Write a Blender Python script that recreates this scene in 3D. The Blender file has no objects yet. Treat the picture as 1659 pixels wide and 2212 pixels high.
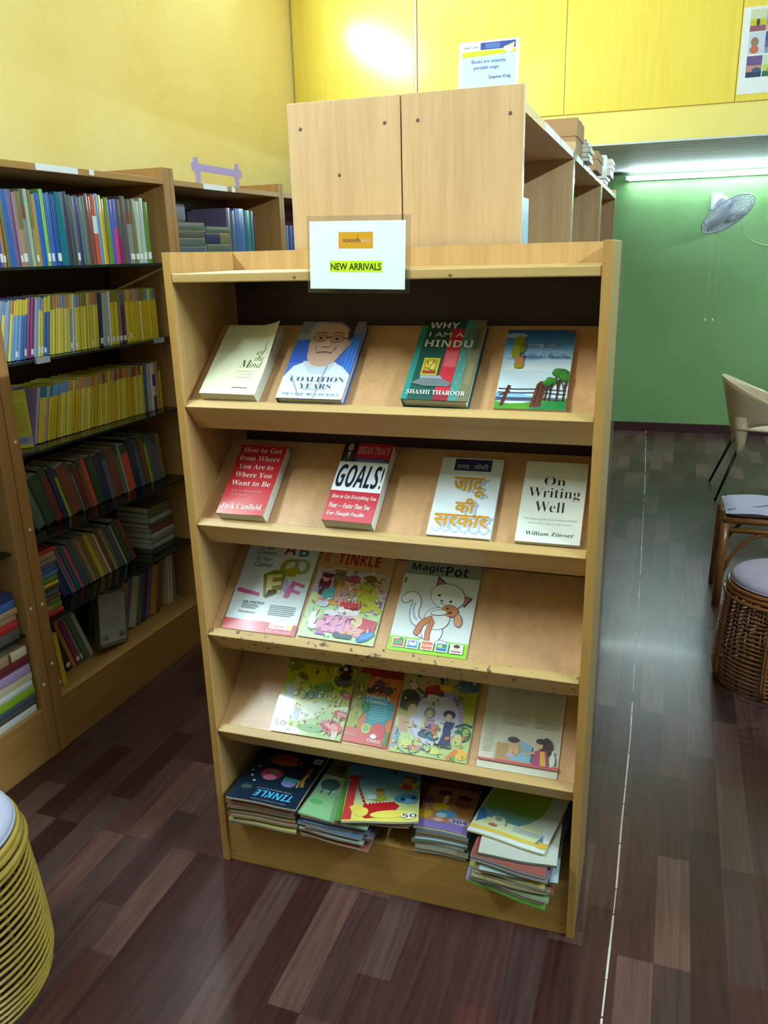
import bpy, bmesh, math, random
from mathutils import Matrix, Vector
random.seed(7)
SC = bpy.context.scene
COL = SC.collection
PI = math.pi
R = math.radians

# ---------------------------------------------------------------- camera, light, exposure
cam = bpy.data.cameras.new('camera')
cam.sensor_fit = 'HORIZONTAL'
cam.sensor_width = 36.0
cam.lens = 36.0 * 1751.5 / 1659.0
cam.clip_start = 0.02
cam_ob = bpy.data.objects.new('camera', cam)
COL.objects.link(cam_ob)
_r = (Vector((0.94945, 0.31295, -0.02468)), Vector((-0.07257, 0.29531, 0.95264)), Vector((-0.30542, 0.90269, -0.30309)))
cam_ob.matrix_world = Matrix.Translation((1.0005, -1.5472, 1.5274)) @ Matrix((
    (_r[0].x, _r[1].x, -_r[2].x), (_r[0].y, _r[1].y, -_r[2].y), (_r[0].z, _r[1].z, -_r[2].z))).to_4x4()
SC.camera = cam_ob

world = bpy.data.worlds.new('world')
SC.world = world
world.use_nodes = True
world.node_tree.nodes['Background'].inputs[0].default_value = (0.75, 0.88, 1.0, 1)
world.node_tree.nodes['Background'].inputs[1].default_value = 0.02

SC.view_settings.view_transform = 'Standard'
SC.view_settings.look = 'None'
SC.view_settings.gamma = 1.0
SC.view_settings.use_curve_mapping = False
SC.view_settings.exposure = 0.34

# tube lamps of the room: (centre, direction along, direction out, watts of light)
TUBES = [
    ('alcove', (1.272, 5.787, 2.058), (1, 0, 0), (0, -1, 0), 9.0),
    ('ceiling', (2.65, 4.75, 2.107), (0, 1, 0), (0, 0, -1), 20.0),  # unseen tube, added to brighten the green wall
    ('corner', (-1.275, 2.42, 3.03), (-0.062, 1, 0), (1, 0.062, 0), 50.0),
    ('side', (-1.075, -0.95, 2.86), (-0.062, 1, 0), (1, 0.062, 0), 74.0),
    ('opposite', (3.3, -0.6, 2.9), (0, 1, 0), (-1, 0, 0), 98.0),
]
TUBE_COLOUR = (0.74, 0.95, 1.0)

# ---------------------------------------------------------------- helpers
def lin(c):
    return tuple((x / 255 / 12.92) if x / 255 <= 0.04045 else ((x / 255 + 0.055) / 1.055) ** 2.4 for x in c)

_mats = {}
def mat(c, rough=0.5, vary=0.08, scale=18.0, coat=0.0, metal=0.0, spec=0.5, name='paint'):
    """procedural surface: base colour broken up by soft noise"""
    key = (tuple(c), rough, vary, scale, coat, metal, spec)
    if key in _mats:
        return _mats[key]
    m = bpy.data.materials.new(name)
    m.use_nodes = True
    nt = m.node_tree
    b = nt.nodes['Principled BSDF']
    tc = nt.nodes.new('ShaderNodeTexCoord')
    nz = nt.nodes.new('ShaderNodeTexNoise')
    nz.inputs['Scale'].default_value = scale
    nz.inputs['Detail'].default_value = 3
    mx = nt.nodes.new('ShaderNodeMix'); mx.data_type = 'RGBA'
    l = lin(c)
    mx.inputs['A'].default_value = (*[x * (1 - vary) for x in l], 1)
    mx.inputs['B'].default_value = (*[min(1, x * (1 + vary)) for x in l], 1)
    nt.links.new(tc.outputs['Object'], nz.inputs['Vector'])
    nt.links.new(nz.outputs['Fac'], mx.inputs['Factor'])
    nt.links.new(mx.outputs['Result'], b.inputs['Base Color'])
    b.inputs['Roughness'].default_value = rough
    b.inputs['Metallic'].default_value = metal
    b.inputs['Specular IOR Level'].default_value = spec
    b.inputs['Coat Weight'].default_value = coat
    b.inputs['Coat Roughness'].default_value = 0.12
    _mats[key] = m
    return m

def wood(c, c2, rough=0.42, axis='Z', scale=1.0, worn=False, coat=0.0, name='laminate'):
    key = ('wood', tuple(c), tuple(c2), rough, axis, scale, worn)
    if key in _mats:
        return _mats[key]
    m = bpy.data.materials.new(name)
    m.use_nodes = True
    nt = m.node_tree; N = nt.nodes.new; K = nt.links.new
    b = nt.nodes['Principled BSDF']
    tc = N('ShaderNodeTexCoord'); mp = N('ShaderNodeMapping')
    s = {'X': (1.2, 26, 26), 'Y': (26, 1.2, 26), 'Z': (26, 26, 1.2)}[axis]
    mp.inputs['Scale'].default_value = [q * scale for q in s]
    K(tc.outputs['Object'], mp.inputs['Vector'])
    n1 = N('ShaderNodeTexNoise'); n1.inputs['Scale'].default_value = 1.6; n1.inputs['Detail'].default_value = 6; n1.inputs['Distortion'].default_value = 0.4
    n2 = N('ShaderNodeTexNoise'); n2.inputs['Scale'].default_value = 9.0; n2.inputs['Detail'].default_value = 2
    K(mp.outputs[0], n1.inputs['Vector']); K(mp.outputs[0], n2.inputs['Vector'])
    ad = N('ShaderNodeMath'); ad.operation = 'MULTIPLY_ADD'; ad.inputs[1].default_value = 0.35
    K(n2.outputs['Fac'], ad.inputs[0]); K(n1.outputs['Fac'], ad.inputs[2])
    cr = N('ShaderNodeValToRGB')
    cr.color_ramp.elements[0].position = 0.42; cr.color_ramp.elements[0].color = (*lin(c2), 1)
    cr.color_ramp.elements[1].position = 0.86; cr.color_ramp.elements[1].color = (*lin(c), 1)
    K(ad.outputs[0], cr.inputs['Fac'])
    out = cr.outputs['Color']
    if worn:
        n3 = N('ShaderNodeTexNoise'); n3.inputs['Scale'].default_value = 55; n3.inputs['Detail'].default_value = 5
        K(tc.outputs['Object'], n3.inputs['Vector'])
        c3 = N('ShaderNodeValToRGB'); c3.color_ramp.interpolation = 'LINEAR'
        c3.color_ramp.elements[0].position = 0.60; c3.color_ramp.elements[1].position = 0.66
        K(n3.outputs['Fac'], c3.inputs['Fac'])
        mx = N('ShaderNodeMix'); mx.data_type = 'RGBA'
        K(c3.outputs['Color'], mx.inputs['Factor']); K(out, mx.inputs['A'])
        mx.inputs['B'].default_value = (*lin((92, 66, 40)), 1)
        out = mx.outputs['Result']
    K(out, b.inputs['Base Color'])
    b.inputs['Roughness'].default_value = rough
    b.inputs['Coat Weight'].default_value = coat
    _mats[key] = m
    return m

def glassy(tint=(0.72, 0.86, 0.80), rough=0.03, key='glass', mixw=None):
    if key in _mats:
        return _mats[key]
    m = bpy.data.materials.new(key)
    m.use_nodes = True
    nt = m.node_tree; N = nt.nodes.new; K = nt.links.new
    for n in list(nt.nodes): nt.nodes.remove(n)
    o = N('ShaderNodeOutputMaterial'); t = N('ShaderNodeBsdfTransparent'); g = N('ShaderNodeBsdfGlossy')
    nz = N('ShaderNodeTexNoise'); nz.inputs['Scale'].default_value = 6
    cr = N('ShaderNodeValToRGB')
    cr.color_ramp.elements[0].color = (*[x * 0.96 for x in tint], 1); cr.color_ramp.elements[1].color = (*tint, 1)
    K(nz.outputs['Fac'], cr.inputs['Fac']); K(cr.outputs['Color'], t.inputs['Color'])
    g.inputs['Roughness'].default_value = rough
    mx = N('ShaderNodeMixShader')
    if mixw is None:
        f = N('ShaderNodeFresnel'); f.inputs['IOR'].default_value = 2.2
        K(f.outputs[0], mx.inputs[0])
    else:
        mx.inputs[0].default_value = mixw
    K(t.outputs[0], mx.inputs[1]); K(g.outputs[0], mx.inputs[2]); K(mx.outputs[0], o.inputs['Surface'])
    _mats[key] = m
    return m

class MB:
    """collects shapes and links them as ONE mesh object"""
    def __init__(self):
        self.v = []; self.f = []; self.mi = []; self.mats = []; self.M = Matrix.Identity(4); self.sm = []
    def slot(self, m):
        if m not in self.mats: self.mats.append(m)
        return self.mats.index(m)
    def add(self, vs, fs, m, smooth=False):
        o = len(self.v); k = self.slot(m)
        self.v += [tuple(self.M @ Vector(p)) for p in vs]
        for f in fs:
            self.f.append(tuple(i + o for i in f)); self.mi.append(k); self.sm.append(smooth)
        return self
    def box(self, a, b, m):
        x0, y0, z0 = a; x1, y1, z1 = b
        return self.add([(x0, y0, z0), (x1, y0, z0), (x1, y1, z0), (x0, y1, z0), (x0, y0, z1), (x1, y0, z1), (x1, y1, z1), (x0, y1, z1)],
                 [(0, 3, 2, 1), (4, 5, 6, 7), (0, 1, 5, 4), (1, 2, 6, 5), (2, 3, 7, 6), (3, 0, 4, 7)], m)
    def prism(self, poly, x0, x1, m):
        """polygon in the Y-Z plane swept along X"""
        n = len(poly)
        vs = [(x0, p[0], p[1]) for p in poly] + [(x1, p[0], p[1]) for p in poly]
        fs = [tuple(range(n)), tuple(range(2 * n - 1, n - 1, -1))] + [(i, i + n, (i + 1) % n + n, (i + 1) % n) for i in range(n)]
        return self.add(vs, fs, m)
    def sweep(self, poly, z0, z1, m):
        """polygon in the X-Y plane swept along Z"""
        n = len(poly)
        vs = [(p[0], p[1], z0) for p in poly] + [(p[0], p[1], z1) for p in poly]
        fs = [tuple(range(n - 1, -1, -1)), tuple(range(n, 2 * n))] + [(i, (i + 1) % n, (i + 1) % n + n, i + n) for i in range(n)]
        return self.add(vs, fs, m)
    def tube(self, pts, r, m, n=8, closed=False, caps=True):
        pts = [Vector(p) for p in pts]; k = len(pts)
        rr = r if isinstance(r, (list, tuple)) else [r] * k
        vs = []; up = None
        for i, p in enumerate(pts):
            a = pts[(i - 1) % k] if (closed or i > 0) else p
            b = pts[(i + 1) % k] if (closed or i < k - 1) else p
            t = (b - a).normalized()
            if up is None:
                up = t.orthogonal().normalized()
            up = (up - t * up.dot(t)).normalized()
            w = t.cross(up)
            for j in range(n):
                q = 2 * PI * j / n
                vs.append(p + (up * math.cos(q) + w * math.sin(q)) * rr[i])
        fs = []
        for i in range(k if closed else k - 1):
            i2 = (i + 1) % k
            for j in range(n):
                fs.append((i * n + j, i * n + (j + 1) % n, i2 * n + (j + 1) % n, i2 * n + j))
        if caps and not closed:
            fs.append(tuple(range(n - 1, -1, -1))); fs.append(tuple((k - 1) * n + j for j in range(n)))
        return self.add([tuple(v) for v in vs], fs, m, True)
    def ring(self, c, r, rt, m, n=40, k=6, axis=None):
        pts = [(c[0] + r * math.cos(2 * PI * i / n), c[1] + r * math.sin(2 * PI * i / n), c[2]) for i in range(n)]
        return self.tube(pts, rt, m, k, True)
    def lathe(self, prof, m, n=32, smooth=True):
        vs = []; fs = []
        for (r, z) in prof:
            for j in range(n):
                q = 2 * PI * j / n; vs.append((r * math.cos(q), r * math.sin(q), z))
        for i in range(len(prof) - 1):
            for j in range(n):
                fs.append((i * n + j, i * n + (j + 1) % n, (i + 1) * n + (j + 1) % n, (i + 1) * n + j))
        fs.append(tuple(range(n - 1, -1, -1))); fs.append(tuple((len(prof) - 1) * n + j for j in range(n)))
        return self.add(vs, fs, m, smooth)
    def build(self, name, parent=None, bevel=0.0, solid=0.0, subsurf=0):
        me = bpy.data.meshes.new(name)
        me.from_pydata(self.v, [], self.f)
        for m in self.mats: me.materials.append(m)
        me.polygons.foreach_set('material_index', self.mi)
        me.polygons.foreach_set('use_smooth', self.sm)
        me.update()
        o = bpy.data.objects.new(name, me)
        COL.objects.link(o)
        if parent is not None: o.parent = parent
        if solid:
            md = o.modifiers.new('thickness', 'SOLIDIFY'); md.thickness = solid; md.offset = 0
        if subsurf:
            md = o.modifiers.new('smooth', 'SUBSURF'); md.levels = subsurf; md.render_levels = subsurf
        if bevel:
            md = o.modifiers.new('edge', 'BEVEL'); md.width = bevel; md.segments = 2; md.limit_method = 'ANGLE'
        return o

def tag(o, label, cat, group=None, kind=None):
    o['label'] = label; o['category'] = cat
    if group: o['group'] = group
    if kind: o['kind'] = kind
    return o

def thing(name, label, cat, M=None, group=None):
    o = bpy.data.objects.new(name, None)
    o.empty_display_size = 0.05
    COL.objects.link(o)
    if M is not None:
        if not isinstance(M, Matrix): M = Matrix.Translation(M)
        o.matrix_world = M
    return tag(o, label, cat, group)

def struct(name, mb, label=None, cat=None, bevel=0.0, kind='structure'):
    o = mb.build(name, None, bevel)
    o['kind'] = kind
    if label: o['label'] = label; o['category'] = cat
    return o

def T(x, y, z): return Matrix.Translation((x, y, z))
def RX(a): return Matrix.Rotation(a, 4, 'X')
def RY(a): return Matrix.Rotation(a, 4, 'Y')
def RZ(a): return Matrix.Rotation(a, 4, 'Z')

ORD = ('first second third fourth fifth sixth seventh eighth ninth tenth eleventh twelfth thirteenth fourteenth fifteenth sixteenth '
       'seventeenth eighteenth nineteenth twentieth').split()
def ordinal(n):
    if n <= 20: return ORD[n - 1]
    t = {2: 'twenty', 3: 'thirty', 4: 'forty', 5: 'fifty'}[n // 10]
    return (t[:-1] + 'ieth') if n % 10 == 0 else t + '-' + ORD[n % 10 - 1]

# ---------------------------------------------------------------- lettering
def alpha(s, up, lo, fix=None):
    r = ''
    for ch in s:
        if 'A' <= ch <= 'Z': r += chr(up + ord(ch) - 65)
        elif 'a' <= ch <= 'z': r += chr(lo + ord(ch) - 97)
        else: r += ch
    return r
def serif(s): return alpha(s, 0x1D400, 0x1D41A)
def serif_it(s): return alpha(s, 0x1D468, 0x1D482)
def thin_it(s): return alpha(s.replace('h', '\u210e'), 0x1D434, 0x1D44E)
def bold(s): return alpha(s, 0x1D5D4, 0x1D5EE)
def bold_it(s): return alpha(s, 0x1D63C, 0x1D656)
def script(s): return alpha(s, 0x1D4D0, 0x1D4EA)

_txt = {}
def text_shape(s, offset=0.0):
    """outline of a line of text as flat mesh data, scaled to the unit box"""
    key = (s, offset)
    if key in _txt: return _txt[key]
    cu = bpy.data.curves.new('lettering', 'FONT')
    cu.body = s; cu.resolution_u = 3; cu.offset = offset; cu.fill_mode = 'FRONT'
    ob = bpy.data.objects.new('lettering', cu)
    COL.objects.link(ob)
    dg = bpy.context.evaluated_depsgraph_get()
    me = bpy.data.meshes.new_from_object(ob.evaluated_get(dg))
    vs = [(v.co.x, v.co.y) for v in me.vertices]
    fs = [tuple(p.vertices) if p.normal.z >= 0 else tuple(reversed(p.vertices)) for p in me.polygons]
    bpy.data.objects.remove(ob); bpy.data.curves.remove(cu); bpy.data.meshes.remove(me)
    if not vs: vs = [(0, 0), (1, 1)]
    x0 = min(v[0] for v in vs); x1 = max(v[0] for v in vs); y0 = min(v[1] for v in vs); y1 = max(v[1] for v in vs)
    _txt[key] = ([(v[0] - x0, v[1] - y0) for v in vs], fs, x1 - x0, y1 - y0)
    return _txt[key]

# ---------------------------------------------------------------- flat printed pictures on covers and signs
class Art:
    """shapes in a w x h rectangle; every next shape lies a hair above the last"""
    STEP = 0.00006
    def __init__(self, w, h, z=0.0, rough=0.35, coat=0.3, bend=None):
        self.w, self.h, self.z = w, h, z
        self.pic = MB(); self.M = Matrix.Identity(4); self.lets = []; self.bent = bend is not None; self.rough = rough; self.coat = coat; self.n = 0
        self.bend = bend or (lambda x, y: 0.0)
        self.has_pic = False
        if self.bent: self.z += 0.00025
    def m(self, c): return mat(c, self.rough, 0.05, 30, self.coat, name='print')
    def _z(self):
        self.n += 1
        return self.z + self.n * self.STEP
    def _clip(self, poly):
        for ax, lim, sg in ((0, 0.0, 1), (0, self.w, -1), (1, 0.0, 1), (1, self.h, -1)):
            out = []
            for i in range(len(poly)):
                p, q = poly[i], poly[(i + 1) % len(poly)]
                a, b = (p[ax] - lim) * sg, (q[ax] - lim) * sg
                if a >= 0: out.append(p)
                if (a >= 0) != (b >= 0):
                    t = a / (a - b); out.append((p[0] + (q[0] - p[0]) * t, p[1] + (q[1] - p[1]) * t))
            poly = out
            if len(poly) < 3: return []
        return poly
    def _put(self, mb, pts, faces, c):
        z = self._z()
        if any(p[0] < -1e-6 or p[1] < -1e-6 or p[0] > self.w + 1e-6 or p[1] > self.h + 1e-6 for p in pts):
            np_, nf = [], []
            for f in faces:
                q = self._clip([pts[i] for i in f])
                if q: nf.append(tuple(range(len(np_), len(np_) + len(q)))); np_ += q
            pts, faces = np_, nf
            if not faces: return
        if self.bent:
            bm = bmesh.new()
            bv = [bm.verts.new((x, y, 0)) for x, y in pts]
            for f in faces:
                try: bm.faces.new([bv[i] for i in f])
                except ValueError: pass
            for _ in range(5):
                bmesh.ops.triangulate(bm, faces=[f for f in bm.faces if len(f.verts) > 3])
                lo = [e for e in bm.edges if e.calc_length() > 0.011]
                if not lo: break
                bmesh.ops.subdivide_edges(bm, edges=lo, cuts=1)
            bmesh.ops.triangulate(bm, faces=[f for f in bm.faces if len(f.verts) > 3])
            bm.verts.index_update()
            pts = [(v.co.x, v.co.y) for v in bm.verts]; faces = [tuple(v.index for v in f.verts) for f in bm.faces]
            bm.free()
        mb.M = self.M
        mb.add([(x, y, z + self.bend(x, y)) for x, y in pts], faces, self.m(c))
        if mb is self.pic: self.has_pic = True
    def rect(self, u0, v0, u1, v1, c, nx=5, ny=5):
        pts = []; fs = []
        for j in range(ny + 1):
            for i in range(nx + 1):
                pts.append(((u0 + (u1 - u0) * i / nx) * self.w, (v0 + (v1 - v0) * j / ny) * self.h))
        for j in range(ny):
            for i in range(nx):
                a = j * (nx + 1) + i; fs.append((a, a + 1, a + nx + 2, a + nx + 1))
        self._put(self.pic, pts, fs, c); return self
    def poly(self, uv, c):
        pts = [(u * self.w, v * self.h) for u, v in uv]
        ar = sum(pts[i][0] * pts[(i + 1) % len(pts)][1] - pts[(i + 1) % len(pts)][0] * pts[i][1] for i in range(len(pts)))
        if ar < 0: pts.reverse()
        self._put(self.pic, pts, [tuple(range(len(pts)))], c); return self
    def ell(self, u, v, ru, rv, c, rot=0.0, n=22, a0=0.0, a1=360.0):
        """ru, rv are fractions of the width"""
        pts = []
        full = a1 - a0 >= 360
        for i in range(n + (0 if full else 1)):
            q = R(a0 + (a1 - a0) * i / n); x = ru * self.w * math.cos(q); y = rv * self.w * math.sin(q)
            cr, sr = math.cos(R(rot)), math.sin(R(rot))
            pts.append((u * self.w + x * cr - y * sr, v * self.h + x * sr + y * cr))
        self._put(self.pic, pts, [tuple(range(len(pts)))], c); return self
    def line(self, uv, wd, c):
        """stroke of constant width (fraction of the width)"""
        p = [Vector((u * self.w, v * self.h)) for u, v in uv]; hw = wd * self.w / 2
        a = []; b = []
        for i in range(len(p)):
            t = (p[min(i + 1, len(p) - 1)] - p[max(i - 1, 0)]).normalized(); nrm = Vector((-t.y, t.x)) * hw
            a.append(p[i] + nrm); b.append(p[i] - nrm)
        pts = [tuple(q) for q in a + b]; n = len(p)
        self._put(self.pic, pts, [(i + n, i + 1 + n, i + 1, i) for i in range(n - 1)], c); return self
    def sky(self, u0, v0, u1, v1, cols, n=18, edge=None):
        """printed colour blend from the bottom up"""
        for k in range(n):
            f = (k + 0.5) / n * (len(cols) - 1); i = min(int(f), len(cols) - 2); f -= i
            c = tuple(round(cols[i][j] + (cols[i + 1][j] - cols[i][j]) * f) for j in range(3))
            va = v0 + (v1 - v0) * k / n; ue = u1 if edge is None else edge((k + 0.5) / n)
            self.rect(u0, va, ue, va + (v1 - v0) / n, c, 4, 1); self.n -= 1
        self.n += 1
        return self
    def curve(self, uv, wd, c, k=6):
        p = [Vector(q) for q in uv]; out = []
        for i in range(len(p) - 1):
            p0, p1, p2, p3 = p[max(0, i - 1)], p[i], p[i + 1], p[min(len(p) - 1, i + 2)]
            for j in range(k):
                t = j / k; out.append(tuple(0.5 * (2 * p1 + (p2 - p0) * t + (2 * p0 - 5 * p1 + 4 * p2 - p3) * t * t + (3 * p1 - p0 - 3 * p2 + p3) * t ** 3)))
        out.append(tuple(p[-1]))
        return self.line(out, wd, c)
    def arc(self, u, v, ru, rv, a0, a1, wd, c, n=14):
        return self.line([(u + ru * math.cos(R(a0 + (a1 - a0) * i / n)), v + rv * self.w / self.h * math.sin(R(a0 + (a1 - a0) * i / n))) for i in range(n + 1)], wd, c)
    def text(self, s, u, v, wd, c, ht=None, offset=0.0, rot=0.0, shear=0.0, align='C'):
        """wd: width as a fraction of the cover's width; ht: fraction of the cover's height (None keeps the shape)"""
        vs, fs, tw, th = text_shape(s, offset)
        sx = wd * self.w / max(tw, 1e-6); sy = sx if ht is None else ht * self.h / max(th, 1e-6)
        W = tw * sx; H = th * sy
        ox = {'C': -W / 2, 'L': 0, 'R': -W}[align]
        cr, sr = math.cos(R(rot)), math.sin(R(rot)); pts = []
        for x, y in vs:
            X = x * sx + ox + shear * (y * sy); Y = y * sy - H / 2
            pts.append((u * self.w + X * cr - Y * sr, v * self.h + X * sr + Y * cr))
        q = MB(); self.lets.append(q); self._put(q, pts, fs, c); return self
    def small(self, u0, u1, v, n, c, ht=0.006, gap=0.016):
        """lines of print too small to read"""
        for i in range(n):
            self.rect(u0, v - i * gap, u1 - (0.12 if i == n - 1 else 0.0) * (u1 - u0), v - i * gap + ht, c, 1, 1)
        return self
    def busy(self, seed, u0, v0, u1, v1, cols, n, s=0.03):
        """small printed details: dabs, leaves and inked strokes"""
        rnd = random.Random(seed)
        for k in range(n):
            u = rnd.uniform(u0, u1); v = rnd.uniform(v0, v1); c = cols[rnd.randrange(len(cols))]; q = rnd.random()
            if q < 0.45: self.ell(u, v, s * rnd.uniform(0.3, 1.0), s * rnd.uniform(0.15, 0.6), c, rnd.uniform(0, 180), 10)
            elif q < 0.66:
                a0 = rnd.uniform(0, 360); self.arc(u, v, s * rnd.uniform(0.5, 1.6), s * rnd.uniform(0.5, 1.4), a0, a0 + rnd.uniform(60, 170), 0.008, (58, 48, 46), 6)
            else: self.poly([(u, v), (u + s * rnd.uniform(0.3, 1), v + s * rnd.uniform(-0.4, 0.4)), (u + s * rnd.uniform(0, 0.6), v + s * rnd.uniform(0.4, 1))], c)
            if k % 6: self.n -= 1
        return self
    def build(self, parent):
        if self.has_pic: self.pic.build('cover_picture', parent)
        for q in self.lets:
            if q.v: q.build('lettering', parent)

WHITE = (235, 238, 236); INK = (32, 32, 36)
PAGE = (222, 216, 196)

# ---------------------------------------------------------------- woods and paints
W_FACE = wood((204, 162, 104), (184, 142, 88), 0.40, 'Z')
W_EDGE = wood((192, 146, 80), (174, 128, 66), 0.42, 'Z')
W_LIP = wood((204, 168, 108), (188, 150, 92), 0.42, 'X')
W_WORN = wood((204, 168, 108), (188, 150, 92), 0.5, 'X', worn=True)
W_SLOPE = wood((208, 160, 114), (192, 144, 100), 0.30, 'Z')
W_KICK = wood((184, 142, 76), (166, 124, 62), 0.42, 'X')
W_TOWER = wood((210, 172, 128), (190, 152, 110), 0.38, 'Z')
W_CASE = wood((182, 136, 80), (162, 116, 64), 0.42, 'Z')
W_CASEH = wood((180, 136, 76), (160, 116, 60), 0.42, 'X')
W_DARKBACK = wood((92, 66, 48), (76, 54, 40), 0.5, 'Z')  # dark board; shade inside the wall bookcases put into its colour
W_RACKBACK = wood((72, 46, 40), (58, 38, 34), 0.5, 'X')  # dark board, its colour deepened to carry the shade behind the sloping shelves
GLASS = glassy()
CLEAR = glassy((0.93, 0.97, 0.95), 0.12, 'clear_ghost', 0.2)

# ================================================================ THE ROOM
def floor_material():
    m = bpy.data.materials.new('plank_floor'); m.use_nodes = True
    nt = m.node_tree; N = nt.nodes.new; K = nt.links.new
    b = nt.nodes['Principled BSDF']
    tc = N('ShaderNodeTexCoord'); mp = N('ShaderNodeMapping')
    mp.inputs['Rotation'].default_value = (0, 0, R(91.0))
    K(tc.outputs['Object'], mp.inputs['Vector'])
    br = N('ShaderNodeTexBrick')
    br.offset = 0.37; br.offset_frequency = 3; br.squash = 1.0
    br.inputs['Color1'].default_value = (0, 0, 0, 1); br.inputs['Color2'].default_value = (1, 1, 1, 1)
    br.inputs['Mortar'].default_value = (0.25, 0.25, 0.25, 1)
    br.inputs['Scale'].default_value = 1.0; br.inputs['Mortar Size'].default_value = 0.0006
    br.inputs['Brick Width'].default_value = 0.36; br.inputs['Row Height'].default_value = 0.078
    K(mp.outputs[0], br.inputs['Vector'])
    cr = N('ShaderNodeValToRGB')
    e = cr.color_ramp.elements
    e[0].position = 0.0; e[0].color = (*lin((54, 28, 28)), 1)
    e[1].position = 1.0; e[1].color = (*lin((108, 74, 66)), 1)
    for p, c in ((0.25, (72, 40, 38)), (0.45, (68, 50, 50)), (0.6, (86, 50, 46)), (0.8, (86, 66, 64))):
        q = e.new(p); q.color = (*lin(c), 1)
    K(br.outputs['Color'], cr.inputs['Fac'])
    mp2 = N('ShaderNodeMapping'); mp2.inputs['Rotation'].default_value = (0, 0, R(91.0)); mp2.inputs['Scale'].default_value = (60, 3, 1)
    K(tc.outputs['Object'], mp2.inputs['Vector'])
    gr = N('ShaderNodeTexNoise'); gr.inputs['Scale'].default_value = 1.4; gr.inputs['Detail'].default_value = 6; gr.inputs['Distortion'].default_value = 0.6
    K(mp2.outputs[0], gr.inputs['Vector'])
    g2 = N('ShaderNodeValToRGB'); g2.color_ramp.elements[0].position = 0.3; g2.color_ramp.elements[0].color = (0.62, 0.58, 0.58, 1)
    g2.color_ramp.elements[1].position = 0.7; g2.color_ramp.elements[1].color = (1.15, 1.12, 1.1, 1)
    K(gr.outputs['Fac'], g2.inputs['Fac'])
    mx = N('ShaderNodeMix'); mx.data_type = 'RGBA'; mx.blend_type = 'MULTIPLY'; mx.inputs['Factor'].default_value = 1.0
    K(cr.outputs['Color'], mx.inputs['A']); K(g2.outputs['Color'], mx.inputs['B'])
    K(mx.outputs['Result'], b.inputs['Base Color'])
    rn = N('ShaderNodeTexNoise'); rn.inputs['Scale'].default_value = 2.2; rn.inputs['Detail'].default_value = 4
    K(tc.outputs['Object'], rn.inputs['Vector'])
    mr = N('ShaderNodeMapRange'); mr.inputs['To Min'].default_value = 0.27; mr.inputs['To Max'].default_value = 0.40
    K(rn.outputs['Fac'], mr.inputs['Value']); K(mr.outputs[0], b.inputs['Roughness'])
    b.inputs['Specular IOR Level'].default_value = 0.42
    b.inputs['Coat Weight'].default_value = 0.03; b.inputs['Coat Roughness'].default_value = 0.08
    return m

def plaster(c, c2, rough=0.6, bump=0.25):
    m = bpy.data.materials.new('plaster'); m.use_nodes = True
    nt = m.node_tree; N = nt.nodes.new; K = nt.links.new
    b = nt.nodes['Principled BSDF']; tc = N('ShaderNodeTexCoord')
    n1 = N('ShaderNodeTexNoise'); n1.inputs['Scale'].default_value = 1.7; n1.inputs['Detail'].default_value = 5
    n2 = N('ShaderNodeTexNoise'); n2.inputs['Scale'].default_value = 14; n2.inputs['Detail'].default_value = 6
    K(tc.outputs['Object'], n1.inputs['Vector']); K(tc.outputs['Object'], n2.inputs['Vector'])
    cr = N('ShaderNodeValToRGB'); cr.color_ramp.elements[0].position = 0.35; cr.color_ramp.elements[1].position = 0.65
    cr.color_ramp.elements[0].color = (*lin(c2), 1); cr.color_ramp.elements[1].color = (*lin(c), 1)
    K(n1.outputs['Fac'], cr.inputs['Fac']); K(cr.outputs['Color'], b.inputs['Base Color'])
    bp = N('ShaderNodeBump'); bp.inputs['Strength'].default_value = bump; bp.inputs['Distance'].default_value = 0.02
    K(n2.outputs['Fac'], bp.inputs['Height']); K(bp.outputs[0], b.inputs['Normal'])
    b.inputs['Roughness'].default_value = rough
    return m

YELLOW_WALL = plaster((255, 230, 150), (250, 220, 130), 0.5, 0.3)
YELLOW_BEAM = plaster((255, 236, 136), (252, 230, 122), 0.55, 0.1)
GREEN_WALL = plaster((128, 170, 112), (120, 162, 104), 0.6, 0.12)
DULL_WALL = plaster((128, 124, 108), (118, 116, 100), 0.7, 0.15)
CEIL = plaster((190, 194, 192), (182, 186, 184), 0.7, 0.15)
WHITE_WALL = plaster((226, 232, 228), (214, 222, 220), 0.7, 0.15)
YELLOW_LAM = wood((255, 228, 98), (248, 216, 76), 0.22, 'Z', 1.6, name='yellow_laminate', coat=0.3)
FLOOR = floor_material()

def wall_x(y): return -1.10 - 0.0621 * (y + 0.5)

struct('floor', MB().box((-1.7, -3.3, -0.05), (3.45, 5.9, 0), FLOOR))
mb = MB(); mb.sweep([(wall_x(-3.3), -3.3), (wall_x(5.9), 5.9), (wall_x(5.9) - 0.12, 5.9), (wall_x(-3.3) - 0.12, -3.3)][::-1], 0, 3.45, YELLOW_WALL)
struct('wall_left', mb)
struct('wall_back', MB().box((-1.48, 5.787, 0), (3.35, 5.9, 2.108), GREEN_WALL))
struct('wall_upper', MB().box((-1.365, 3.85, 2.118), (3.35, 5.9, 3.4), YELLOW_BEAM))
struct('ceiling', MB().box((-1.6, -3.3, 3.4), (3.45, 3.85, 3.48), CEIL))
struct('ceiling.001', MB().box((-1.365, 3.85, 2.108), (3.35, 5.9, 2.118), WHITE_WALL))
struct('wall_right', MB().box((3.35, -3.3, 0), (3.47, 5.9, 3.45), DULL_WALL))
struct('wall_front', MB().box((-1.6, -3.37, 0), (3.45, -3.25, 3.45), DULL_WALL))
struct('baseboard_back', MB().box((-1.45, 5.772, 0), (3.35, 5.787, 0.075), mat((62, 30, 36), 0.4)), bevel=0.003)
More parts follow.
